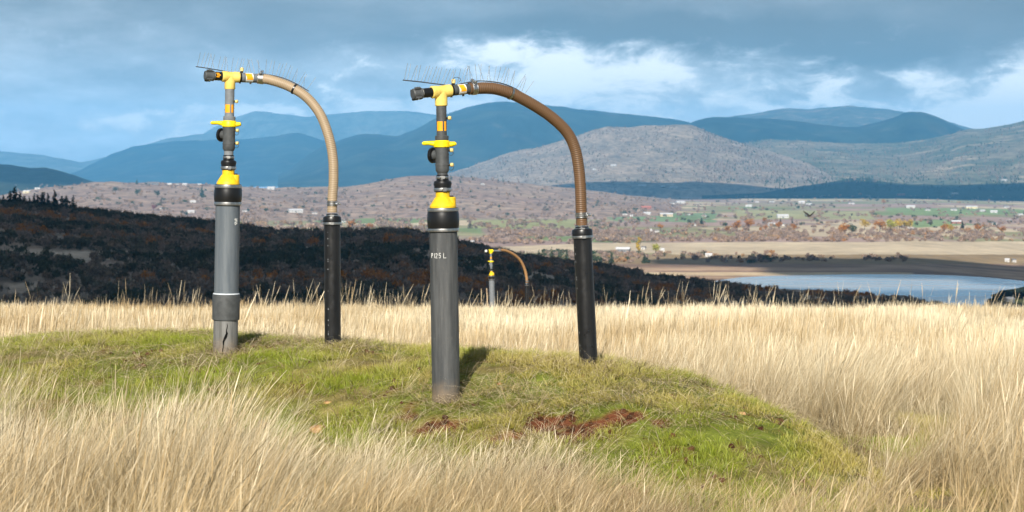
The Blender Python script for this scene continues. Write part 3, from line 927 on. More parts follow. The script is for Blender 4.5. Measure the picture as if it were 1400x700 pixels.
# scrub on the shaded hillside
n_try = 21000
d = np.sqrt(rng.random(n_try) * (1640. ** 2 - 560. ** 2) + 560. ** 2); a = (rng.random(n_try) * 2 - 1) * .30
x, y = np.sin(a) * d, np.cos(a) * d
u, dd = polar(x, y)
den = .6 * fbm(x / 90., y / 90., 4, 150) + .4 * fbm(x / 28., y / 28., 2, 151)
path = np.exp(-((fbm(x / 300., y / 110., 2, 63) - .47) / .02) ** 2)
keep = (rng.random(n_try) < (.10 + .95 * sst(.38, .56, den)) * (1 - .85 * path) * (1 - .92 * track_mask(x, y, ground_z(x, y)))) & (dd < ridge_d(u) + 130)
x, y = x[keep], y[keep]
u, dd = polar(x, y)
size = (1.3 + 2.6 * rng.random(len(x)) ** 1.6) * np.interp(u, [0, 600, 900, 1400], [1.05, 1.1, 1., .9])
tint = np.clip(.45 + 1.5 * (fbm(x / 110., y / 110., 3, 152) - .5) + .75 * (rng.random(len(x)) - .5), 0, 1)
veg_scatter('scrub', x, y, ground_z(x, y) - .15, size, scrubs, 6, tint, 'dense dark scrub and leafless oaks on the shaded hillside', 'scrub', 1.15)

# scrub and small trees through the valley
px_ = []
def band(n, u0, u1, y0, y1, tint_lo, tint_hi, s0, s1, dens=0.):
    for _ in range(n):
        px_.append((u0 + (u1 - u0) * rng.random(), y0 + (y1 - y0) * rng.random(), tint_lo + (tint_hi - tint_lo) * rng.random(), s0 + (s1 - s0) * rng.random()))
band(1300, 800, 1440, 315, 331, .30, .90, 2.4, 4.6)
band(420, 1000, 1440, 313, 330, .45, .98, 2.6, 4.6)
band(420, 640, 860, 316, 334, .30, .85, 3, 5)
band(330, 820, 1060, 346, 360, .1, .95, 2.0, 3.8)
band(150, 700, 830, 346, 361, .0, .5, 2.2, 4.2)
band(160, 1060, 1240, 350, 358, .3, .8, 1.8, 3.2)
band(500, 330, 620, 300, 318, .2, .9, 3, 5.5)
band(1300, 790, 1440, 268, 312, .08, .90, 2.8, 5.2)
band(1200, 20, 480, 252, 300, .1, .9, 2.6, 5.0)
band(950, 330, 880, 243, 300, .15, .9, 2.6, 5.0)
band(350, 640, 840, 296, 316, .2, .9, 3, 5)
band(60, 1350, 1420, 392, 410, 0, .2, 1.0, 2.2)
pts, tn, sz = [], [], []
for (px, py, t_, s_) in px_:
    cl = float(vnoise(px / 22., py / 3.5, 160))
    if cl < .5 and rng.random() < .85: continue
    loc, ob = cast(px, py, 1700. if py < 390 else 1300.)
    if loc is None or ob.name.startswith('lake') or ob.name.startswith('mountain'): continue
    pts.append(loc); tn.append(t_); sz.append(s_)
pts = np.array(pts); veg_scatter('valley_scrub', pts[:, 0], pts[:, 1], pts[:, 2] - .4, sz, valley_trees, 5, tn, 'brown and grey scrub trees scattered across the valley', 'scrub', 1.25)
# small trees speckling the sunlit hills
px_ = []
band(3800, 600, 1140, 172, 250, .05, .8, 9, 17)
band(4200, 960, 1440, 168, 250, .0, .75, 10, 19)
band(500, 1040, 1440, 243, 262, .0, .12, 12, 20)
pts, tn, sz = [], [], []
for (px, py, t_, s_) in px_:
    loc, ob = cast(px, py, 1700.)
    if loc is None or not ob.name.startswith('hill') or ob.name.startswith('hillside'): continue
    cl = float(vnoise(px / 26., py / 9., 161))
    if cl < .45 and rng.random() < .8: continue
    pts.append(loc); tn.append(t_); sz.append(s_)
pts = np.array(pts); veg_scatter('hill_wood', pts[:, 0], pts[:, 1], pts[:, 2] - 1.5, sz, small_conifers, 3, tn, 'thin woods speckling the distant brown hills', 'woods', 1.)

# ================================================================== TREES AS THINGS
def m_crown(name, col, col2):
    m, n, out = mat_new(name)
    rp = n.node('ShaderNodeNewGeometry').outputs['Random Per Island']
    c = n.mix(rp, col, col2)
    d = n.node('ShaderNodeBsdfDiffuse'); n.put(d.inputs[0], c)
    tr = n.node('ShaderNodeBsdfTranslucent'); n.put(tr.inputs[0], c)
    mx = n.node('ShaderNodeMixShader'); mx.inputs[0].default_value = .2
    n.t.links.new(d.outputs[0], mx.inputs[1]); n.t.links.new(tr.outputs[0], mx.inputs[2])
    n.t.links.new(mx.outputs[0], out.inputs['Surface'])
    return m
C_ORANGE = m_crown('orange_leaves', (.33, .13, .03), (.52, .25, .05))
C_YELLOW = m_crown('yellow_leaves', (.42, .28, .04), (.58, .42, .07))
C_YGREEN = m_crown('yellow_green_leaves', (.26, .27, .04), (.45, .42, .07))
C_PINE = m_crown('pine_needles', (.018, .030, .016), (.040, .055, .026))
C_PINE2 = m_crown('grey_pine_needles', (.05, .075, .045), (.09, .115, .06))
C_MAROON = m_crown('maroon_leaves', (.16, .05, .05), (.26, .09, .08))
BARK = m_plain('bark', (.09, .065, .045), .9, .2, var=.4, scale=3.)

def tree_meshes(kind, s):
    if kind == 'conifer':
        cr = veg_mesh('conifer_crown', conifer_lumps(11), 260, .045, s, squash=.45, hollow=.2)
        tr = stem_geo([([(0, 0, 0), (.004, 0, .5), (0, 0, .97)], .022, .004)] + [([(0, 0, z), (.2 * (1 - z) * math.cos(k * 2.4), .2 * (1 - z) * math.sin(k * 2.4), z + .02)], .006, .002) for k, z in enumerate(np.linspace(.15, .85, 12))]).mesh('conifer_trunk')
    else:
        r = np.random.default_rng(s)
        tall = kind == 'poplar'
        if tall: lumps = [(r.normal() * .04, r.normal() * .04, .22 + .7 * i / 6, .13 - .05 * abs(i - 2) / 4) for i in range(7)]
        else: lumps = [(.26 * math.cos(q) * r.random() ** .5, .26 * math.sin(q) * r.random() ** .5, .48 + .34 * r.random(), .17 + .1 * r.random()) for q in np.linspace(0, 6.28, 9)]
        cr = veg_mesh('broadleaf_crown', lumps, 240, .045, s, squash=.9, hollow=.3)
        limbs = [([(0, 0, 0), (.01, 0, .3), (0, .01, .75)], .03, .008)]
        for k in range(5):
            q = k * 1.26
            limbs.append(([(0, 0, .25 + .05 * k), (.13 * math.cos(q), .13 * math.sin(q), .45 + .05 * k), (.22 * math.cos(q), .22 * math.sin(q), .62 + .04 * k)], .014, .004))
        tr = stem_geo(limbs).mesh('broadleaf_trunk')
    tr.materials.append(BARK)
    return cr, tr
TM = {k: [tree_meshes(k, 800 + 10 * i + j) for j in range(3)] for i, k in enumerate(('conifer', 'broadleaf', 'poplar'))}
CROWN_CACHE = {}
def tree(kind, mat, px, py, hpx, label, group, wfac=1., dmin=1000., name=None):
    loc, ob = cast(px, py, dmin)
    if loc is None: return None
    h = hpx / F * loc.y
    k = random.randrange(3)
    key = (kind, k, mat.name)
    if key not in CROWN_CACHE:
        c = TM[kind][k][0].copy(); c.materials.clear(); c.materials.append(mat); CROWN_CACHE[key] = c
    e = empty(name or (kind + '_tree'), (loc.x, loc.y, loc.z - .15), (0, 0, random.random() * 6.28))
    e.scale = (h * wfac, h * wfac, h)
    tag(e, label, 'tree', group)
    for nm, me in (('crown', CROWN_CACHE[key]), ('trunk', TM[kind][k][1])):
        o = bpy.data.objects.new(nm, me); COL.objects.link(o); o.parent = e
    return e
ORD = ['first', 'second', 'third', 'fourth', 'fifth', 'sixth', 'seventh', 'eighth', 'ninth', 'tenth', 'eleventh', 'twelfth', 'thirteenth', 'fourteenth', 'fifteenth', 'sixteenth', 'seventeenth', 'eighteenth', 'nineteenth', 'twentieth']
# dark conifers along the left ridge
for i, (px, top) in enumerate([(4, 270), (14, 264), (21, 261), (27, 267), (33, 270), (40, 272), (47, 269), (52, 269), (58, 266), (65, 269), (74, 266), (85, 271), (91, 271), (100, 272)]):
    yb = float(np.interp(px, RIDGE_U, RIDGE_Y)) + 1.0
    hp = max(14, yb - top) * 1.35
    tree('conifer', C_PINE, px, yb, hp, '%s dark conifer from the left along the shaded ridge' % ORD[i], 'conifers on the left ridge', wfac=1.15, name='conifer_tree')
# green pines beyond the hillside
for i, (px, py, hp) in enumerate([(737, 360, 20), (754, 361, 25), (765, 361, 20), (775, 361, 21), (821, 362, 14), (836, 361, 18), (881, 360, 16)]):
    tree('conifer', C_PINE2, px, py, hp, '%s green pine from the left by the lake shore scrub' % ORD[i], 'green pines near the lake shore', wfac=1.1, dmin=1900., name='pine_tree')
autumn = [('broadleaf', C_ORANGE, 481, 315, 15, 'orange autumn tree in the valley just right of the left riser'),
          ('broadleaf', C_ORANGE, 506, 316, 12, 'small orange autumn tree between the two wells'),
          ('broadleaf', C_ORANGE, 903, 316, 11, 'lone orange tree in the valley left of the orange clump'),
          ('broadleaf', C_ORANGE, 995, 319, 11, 'dull orange tree at the left end of the orange clump'),
          ('broadleaf', C_ORANGE, 1008, 317, 17, 'tall orange tree beside the largest orange tree'),
          ('broadleaf', C_ORANGE, 1024, 316, 18, 'largest orange tree of the clump in mid valley'),
          ('broadleaf', C_ORANGE, 1046, 306, 10, 'round orange tree above and right of the large orange clump'),
          ('broadleaf', C_ORANGE, 1047, 316, 9, 'low orange tree right of the large orange clump'),
          ('broadleaf', C_ORANGE, 1065, 314, 12, 'orange tree just below the big white barn'),
          ('broadleaf', C_ORANGE, 1085, 315, 10, 'wide orange tree right of the big white barn'),
          ('broadleaf', C_YGREEN, 896, 347, 15, 'round yellow green tree beside the pale shore buildings'),
          ('poplar', C_YELLOW, 873, 345, 22, 'slim yellow poplar beside the round yellow green tree'),
          ('broadleaf', C_ORANGE, 1155, 322, 18, 'orange tree at the left end of the yellow row'),
          ('broadleaf', C_PINE2, 1165, 322, 17, 'grey green tree near the left end of the yellow row'),
          ('broadleaf', C_YELLOW, 1182, 314, 16, 'first yellow tree from the left in the bright row'),
          ('broadleaf', C_ORANGE, 1203, 318, 19, 'tall orange tree in the middle of the yellow row'),
          ('broadleaf', C_YGREEN, 1217, 317, 19, 'yellow green tree in the middle of the yellow row'),
          ('broadleaf', C_YELLOW, 1230, 316, 18, 'second yellow tree from the left in the bright row'),
          ('broadleaf', C_YELLOW, 1244, 314, 15, 'yellow tree at the right end of the bright row'),
          ('broadleaf', C_ORANGE, 1291, 318, 13, 'left orange tree of the pair near the red house'),
          ('broadleaf', C_YELLOW, 1299, 318, 13, 'golden tree of the pair near the red house'),
          ('broadleaf', C_ORANGE, 1338, 319, 14, 'orange tree left of the white barn with dark door'),
          ('broadleaf', C_ORANGE, 1370, 321, 13, 'orange tree right of the white barn with dark door'),
          ('broadleaf', C_ORANGE, 1176, 269, 6, 'small distant orange tree at the edge of the cloud shadow'),
          ('broadleaf', C_ORANGE, 1149, 270, 5, 'smallest distant orange tree at the edge of the cloud shadow'),
          ('broadleaf', C_ORANGE, 1208, 280, 8, 'orange tree among the far white houses'),
          ('broadleaf', C_MAROON, 210, 288, 9, 'round maroon tree on the foothill at left'),
          ('conifer', C_PINE, 959, 308, 13, 'dark conifer in the green field left of the orange clump'),
          ('broadleaf', C_PINE2, 942, 308, 9, 'round grey green tree in the green field'),
          ('conifer', C_PINE, 1067, 307, 10, 'left dark conifer under the big white barn'),
          ('conifer', C_PINE, 1083, 308, 9, 'right dark conifer under the big white barn'),
          ('conifer', C_PINE, 1316, 315, 14, 'dark conifer right of the red house'),
          ('conifer', C_PINE2, 276, 270, 18, 'tall grey green conifer on the foothill left of the left well'),
          ('broadleaf', C_PINE2, 158, 265, 10, 'round oak on the crest of the left foothill'),
          ('broadleaf', C_PINE2, 188, 268, 11, 'left oak below the long dark building'),
          ('broadleaf', C_PINE2, 215, 270, 11, 'right oak below the long dark building'),
          ('conifer', C_PINE2, 187, 252, 8, 'small conifer left of the long dark building')]
for kind, mt, px, py, hp, lab in autumn:
    nm = {'conifer': 'conifer_tree', 'poplar': 'poplar_tree'}.get(kind, 'autumn_tree' if mt not in (C_PINE2,) else 'oak_tree')
    tree(kind, mt, px, py, hp, lab, 'single trees standing out in the valley', wfac=1.25 if kind == 'broadleaf' else 1., dmin=1800., name=nm)

# ================================================================== HOUSES
WH = {'white': m_plain('white_wall', (.52, .51, .49), .8, .3, var=.06, scale=1.), 'tan': m_plain('tan_wall', (.52, .42, .30), .8, .3, var=.08, scale=1.),
      'red': m_plain('red_wall', (.30, .14, .11), .8, .3, var=.1, scale=1.), 'grey': m_plain('grey_wall', (.20, .20, .21), .8, .3, var=.1, scale=1.), 'yellow': m_plain('cream_wall', (.66, .58, .36), .8, .3, var=.06, scale=1.)}
RF = {'w': m_plain('white_metal_roof', (.52, .52, .53), .5, .4, var=.06, scale=1.), 'g': m_plain('grey_shingle_roof', (.17, .16, .16), .8, .3, var=.15, scale=1.), 'r': m_plain('red_roof', (.40, .15, .11), .7, .3, var=.1, scale=1.)}
GLASS = m_plain('dark_window_glass', (.03, .035, .045), .15, .5, var=.1)
def box_mesh(name):
    mb = MB(); mb.box((0, 0, .5), (1, 1, 1)); return mb.mesh(name)
def gable_mesh():
    mb = MB()
    mb.add([(-.53, -.56, 0), (.53, -.56, 0), (.53, .56, 0), (-.53, .56, 0), (-.53, 0, 1), (.53, 0, 1), (-.53, -.56, -.06), (.53, -.56, -.06), (.53, .56, -.06), (-.53, .56, -.06)],
           [[0, 1, 5, 4], [2, 3, 4, 5], [0, 4, 3], [1, 2, 5], [6, 7, 1, 0], [7, 8, 2, 1], [8, 9, 3, 2], [9, 6, 0, 3], [9, 8, 7, 6]])
    return mb.mesh('gable_roof')
BOXM, GABM = {}, {}
def part(base, cache, mat, name, parent, loc, scale):
    if mat.name not in cache:
        c = base.copy(); c.materials.clear(); c.materials.append(mat); cache[mat.name] = c
    o = bpy.data.objects.new(name, cache[mat.name]); COL.objects.link(o)
    o.parent = parent; o.location = loc; o.scale = scale
    return o
BXB, GBB = box_mesh('wall_block'), gable_mesh()
HOUSES = [  # px, base row, width px, wall, roof, label
    (883, 286, 16, 'red', 'r', 'red roofed barn above the row of white houses'), (885, 293.5, 11, 'white', 'w', 'white house below the red roofed barn'),
    (911, 296, 20, 'tan', 'w', 'long tan building with white roof right of the red barn'), (854, 294, 8, 'white', 'g', 'small white house left of the red roofed barn'),
    (864, 296, 6, 'white', 'w', 'tiny white house just left of the red roofed barn'), (842, 295, 8, 'white', 'g', 'leftmost white house of the row beside the right riser'),
    (944, 294, 8, 'white', 'g', 'white house right of the long tan building'), (963, 296, 8, 'white', 'g', 'white house above the dark conifer in the green field'),
    (930, 278, 14, 'white', 'w', 'bright white building at the edge of the blue shadow'), (919, 279, 8, 'white', 'g', 'low white house left of the bright white building'),
    (953, 308.5, 8, 'white', 'g', 'white house in the green field beside a conifer'), (1070, 298, 18, 'white', 'w', 'big white barn above the orange trees'),
    (1075, 309, 12, 'white', 'g', 'white house below the big white barn'), (1055, 308, 11, 'white', 'w', 'low white house left of the orange tree under the barn'),
    (1055, 276.5, 8, 'white', 'g', 'far white house straight above the big white barn'), (1035, 277, 6, 'white', 'w', 'far tiny white house left of the other far one'),
    (1096, 278, 10, 'white', 'w', 'far white house right of the big white barn'), (1024, 283, 10, 'white', 'w', 'far low white shed above the big orange tree'),
    (887, 316, 9, 'white', 'w', 'white shed behind the brown tree line'), (898, 317.5, 7, 'white', 'g', 'small white shed beside the lone orange tree'),
    (921, 257, 11, 'white', 'w', 'large white farm building standing in the blue shadow'), (906, 256.5, 7, 'grey', 'w', 'small pale building in the blue shadow'),
    (878, 255, 13, 'white', 'w', 'long low white building at left of the blue shadow'), (852, 345, 22, 'grey', 'w', 'long pale roofed shed near the lake shore'),
    (905, 344, 8, 'white', 'w', 'white shed right of the round yellow green tree'), (880, 341, 7, 'white', 'g', 'white house between poplar and yellow green tree'),
    (969, 351, 11, 'white', 'w', 'white sheds in the rusty shore scrub'), (644, 333, 11, 'tan', 'w', 'pale block building just right of the front casing'),
    (1358, 307, 10, 'white', 'g', 'white barn with dark door near the right edge'), (1307, 306, 15, 'red', 'w', 'red walled house with white roof at right'),
    (1246, 314.5, 10, 'white', 'w', 'white house at the right end of the yellow trees'), (1379, 303, 6, 'white', 'w', 'small white shed near the right edge'),
    (1395, 295, 9, 'white', 'w', 'white house at the very right edge of the valley'), (1268, 288, 8, 'white', 'g', 'white house alone in the green field at right'),
    (1245, 284.5, 14, 'white', 'w', 'long white house left of the village at right'), (1304, 288, 10, 'white', 'g', 'white house at the left of the village at right'),
    (1328, 285, 18, 'yellow', 'w', 'long cream building in the village at right'), (1343, 289.5, 9, 'white', 'w', 'white house under the long cream building'),
    (1359, 291, 11, 'white', 'w', 'white house at lower right of the village'), (1376, 284, 9, 'white', 'g', 'white house at upper right of the village'),
    (1164, 279, 9, 'white', 'g', 'white house far off among small orange trees'), (1106, 281, 9, 'white', 'w', 'white shed at left of the far houses'),
    (1232, 267.5, 12, 'red', 'r', 'long red building at the edge of the cloud shadow'), (1305, 266, 11, 'white', 'w', 'white building at the edge of the cloud shadow'),
    (1377, 358, 7, 'white', 'w', 'left white hut by the dark lake shore'), (1386, 358.5, 6, 'white', 'g', 'right white hut by the dark lake shore'),
    (1373, 247.5, 9, 'white', 'w', 'white house on the brown slope at right'), (1113, 243.5, 5, 'white', 'w', 'tiny white house on the slope above the shadow'),
    (210, 252.5, 20, 'grey', 'g', 'long dark building on top of the left foothill'), (37, 264, 12, 'yellow', 'w', 'cream building at far left above the conifers'),
    (51, 259, 8, 'white', 'w', 'white building right of the cream one at far left'), (232, 252.5, 7, 'white', 'w', 'first white building right of the long dark one'),
    (242, 252.5, 6, 'white', 'g', 'second white building right of the long dark one'), (253, 253, 8, 'white', 'w', 'third white building right of the long dark one'),
    (273, 253, 6, 'white', 'w', 'white building just left of the left well'), (264, 277, 9, 'white', 'w', 'white house on the left foothill beside the tall conifer'),
    (221, 286, 7, 'white', 'g', 'white house beside the maroon tree'), (261, 291, 11, 'white', 'w', 'pale house low on the left foothill'),
    (335, 289.5, 8, 'white', 'g', 'small house just right of the left well'), (404, 290.5, 22, 'white', 'w', 'long white building left of the left riser'),
    (430, 292.5, 8, 'white', 'g', 'white house close beside the left riser'), (470, 304, 9, 'white', 'g', 'white house just right of the left riser'),
    (371, 259, 12, 'white', 'w', 'distant white buildings between the left well and its hose'),
    (839, 227, 9, 'white', 'w', 'white house on the grey hill right of the hose'), (812, 232.5, 6, 'white', 'w', 'tiny white house on the grey hill beside the hose'),
    (660, 253, 6, 'white', 'w', 'small white house on the brown foothill right of the yellow reducer'), (1380, 413, 13, 'white', 'w', 'small white hut at the dark right end of the lake')]
for (px, py, wp, wl, rf, lab) in HOUSES:
    loc, ob = cast(px, py, 1300. if py > 390 else 1700.)
    if loc is None: continue
    wm = wp / F * loc.y * .85
    hm_ = min(max(2.8, wm * .24), 5.5)
    dp = min(max(6., wm * .5), 16.)
    e = empty('house' if 'barn' not in lab else 'barn', loc - Vector((0, 0, .4)), (0, 0, R(random.uniform(-25, 25))))
    tag(e, lab, 'building', 'buildings in the valley')
    part(BXB, BOXM, WH[wl], 'wall', e, (0, 0, 0), (wm, dp, hm_ + .4))
    part(GBB, GABM, RF[rf], 'roof', e, (0, 0, hm_ + .402 + .06 * hm_ * .6), (wm, dp, max(1.4, hm_ * .6)))
    nw = 2 if wm < 16 else 4
    for k in range(nw):
        part(BXB, BOXM, GLASS, 'window', e, ((k - (nw - 1) / 2) * wm / nw * .9 + wm * .04, -dp / 2, hm_ * .42), (wm * .07, .12, hm_ * .3))
    part(BXB, BOXM, GLASS, 'door', e, (-wm * .02, -dp / 2, .3), (min(2.4, wm * .10), .14, hm_ * .62))

# ================================================================== WELLHEADS
def m_pvc(name, ca, cb, dirt, scuff=.0):
    m, n, out = mat_new(name)
    oc = n.node('ShaderNodeTexCoord').outputs['Object']
    st = n.noise(n.vmath('MULTIPLY', oc, (14, 14, 1.1)), 1.6, 6, .65)
    fn = n.noise(oc, 9, 6, .65)
    c = n.mix(n.smooth(st, .35, .68), ca, cb)
    x_, y_, z_ = n.sep(oc)
    low = n.smooth(n.math('ADD', z_, n.math('MULTIPLY', n.math('SUBTRACT', fn, .5), .22)), .17, .0)
    c = n.mix(n.math('MULTIPLY', low, .8), c, dirt)
    sc = n.math('MULTIPLY', n.smooth(n.noise(n.vmath('MULTIPLY', oc, (30, 30, 5)), 1.5, 7, .72), .64, .72), .35 + scuff)
    c = n.mix(sc, c, (.42, .43, .43))
    sp = n.math('MULTIPLY', n.smooth(n.noise(oc, 70, 4, .6), .62, .70), .25)
    c = n.mix(sp, c, dirt)
    principled(n, out, c, n.ramp(fn, [(.3, .42), (.7, .62)]), .4, 0., fn, .05, .004)
    return m
PVC = m_pvc('weathered_grey_pvc', (.045, .048, .050), (.088, .091, .092), (.20, .15, .10))
PVCL = m_pvc('blue_grey_pvc', (.085, .102, .12), (.125, .143, .16), (.20, .17, .13))
PVCO = m_pvc('scuffed_old_pvc', (.105, .105, .10), (.20, .20, .195), (.22, .17, .12), .35)
PVCD = m_plain('dark_grey_pvc', (.062, .066, .068), .5, .4, var=.25, scale=22., bstr=.05)
PVCM = m_plain('mid_grey_pvc', (.165, .178, .19), .5, .4, var=.2, scale=22., bstr=.05)
def m_yellow(name, c0, grime):
    m, n, out = mat_new(name)
    oc = n.node('ShaderNodeTexCoord').outputs['Object']
    a = n.noise(oc, 16, 6, .65)
    b = n.noise(n.vmath('MULTIPLY', oc, (40, 40, 12)), 1., 5, .6)
    c = n.mix(n.smooth(a, .42, .7), c0, tuple(q * f for q, f in zip(c0, (.86, .78, .7))))
    c = n.mix(n.math('MULTIPLY', n.smooth(b, .60, .72), grime), c, (.20, .13, .04))
    principled(n, out, c, n.ramp(a, [(.3, .38), (.7, .58)]), .4, 0., a, .05, .003)
    return m
YEL = m_yellow('yellow_plastic', (.76, .49, .012), .5)
YELB = m_yellow('bright_yellow_plastic', (.84, .66, .004), .12)
YELF = m_yellow('faded_yellow_plastic', (.76, .57, .14), .6)
RUB = m_plain('black_rubber', (.006, .006, .0065), .36, .5, var=.35, scale=14., bstr=.08)
m_hd, n, out = mat_new('black_polyethylene')
oc = n.node('ShaderNodeTexCoord').outputs['Object']
st = n.noise(n.vmath('MULTIPLY', oc, (22, 22, .9)), 1.5, 6, .65)
c = n.ramp(st, [(.35, (.005, .005, .0055)), (.7, (.014, .014, .0145))])
fn = n.noise(oc, 16, 5, .6)
zz = n.sep(oc)[2]
c = n.mix(n.smooth(n.math('ADD', zz, n.math('MULTIPLY', n.math('SUBTRACT', fn, .5), .2)), .1, 0., 0., .6), c, (.15, .11, .075))
principled(n, out, c, n.ramp(fn, [(.3, .26), (.7, .46)]), .5, 0., fn, .04, .004)
HDPE = m_hd
STEEL = m_plain('clamp_steel', (.50, .49, .47), .35, .5, 1., var=.2, scale=40.)
ZINC = m_plain('zinc_bolt', (.62, .63, .64), .3, .5, 1., var=.2, scale=60.)
CREAM = m_plain('cream_plug', (.66, .52, .20), .5, .4, var=.15, scale=60.)
ORG = m_plain('orange_sticker', (.85, .36, .008), .45, .4, var=.10, scale=40.)
WST = m_plain('white_sticker', (.72, .71, .66), .5, .4, var=.10, scale=40.)
WIRE = m_plain('spike_wire', (.24, .26, .29), .5, .3, 0., var=.1)
STRIP = m_plain('spike_base_strip', (.05, .06, .075), .6, .3, var=.2)
PAINT = m_plain('white_paint_pen', (.75, .75, .72), .7, .3, var=.15, scale=90.)
PRINT = m_plain('grey_print', (.36, .38, .40), .7, .3)
CRACK = m_plain('dark_split', (.006, .006, .006), .9, .1)
GLUE = m_plain('white_solvent_cement', (.58, .62, .66), .6, .4, var=.2, scale=60.)
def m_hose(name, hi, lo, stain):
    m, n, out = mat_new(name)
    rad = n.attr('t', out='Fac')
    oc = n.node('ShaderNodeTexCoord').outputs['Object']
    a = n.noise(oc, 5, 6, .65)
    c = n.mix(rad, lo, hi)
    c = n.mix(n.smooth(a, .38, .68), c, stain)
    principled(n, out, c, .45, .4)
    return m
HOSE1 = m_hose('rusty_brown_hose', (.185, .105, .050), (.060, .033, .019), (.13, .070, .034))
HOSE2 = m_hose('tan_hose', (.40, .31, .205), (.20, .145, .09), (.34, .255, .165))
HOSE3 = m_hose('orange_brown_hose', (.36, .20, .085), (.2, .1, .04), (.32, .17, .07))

def catmull(pts, n):
    P = [np.array(p, float) for p in pts]
    P = [2 * P[0] - P[1]] + P + [2 * P[-1] - P[-2]]
    out = []
    seg = len(P) - 3
    for i in range(seg):
        for k in range(n):
            t = k / n
            a, b, c, d = P[i:i + 4]
            out.append(.5 * ((2 * b) + (c - a) * t + (2 * a - 5 * b + 4 * c - d) * t * t + (3 * b - a - 3 * c + d) * t ** 3))
    out.append(P[-2])
    return out
def resample(pts, step):
    pts = np.array(pts); s = np.concatenate([[0], np.cumsum(np.linalg.norm(np.diff(pts, axis=0), axis=1))])
    q = np.arange(0, s[-1], step)
    return np.stack([np.interp(q, s, pts[:, i]) for i in range(3)], 1), s[-1]

DIGITS = {'P': [[(0, 0), (0, 1)], [(0, 1), (.5, .95), (.55, .7), (.45, .5), (0, .45)]], '1': [[(.25, 1), (.25, 0)]],
          '2': [[(0, .8), (.25, 1), (.5, .8), (.4, .5), (0, 0), (.55, .02)]], '5': [[(.55, 1), (.08, 1), (.04, .55), (.4, .6), (.5, .3), (.3, .0), (0, .1)]],
          'L': [[(.05, 1), (0, 0), (.75, .04)]]}

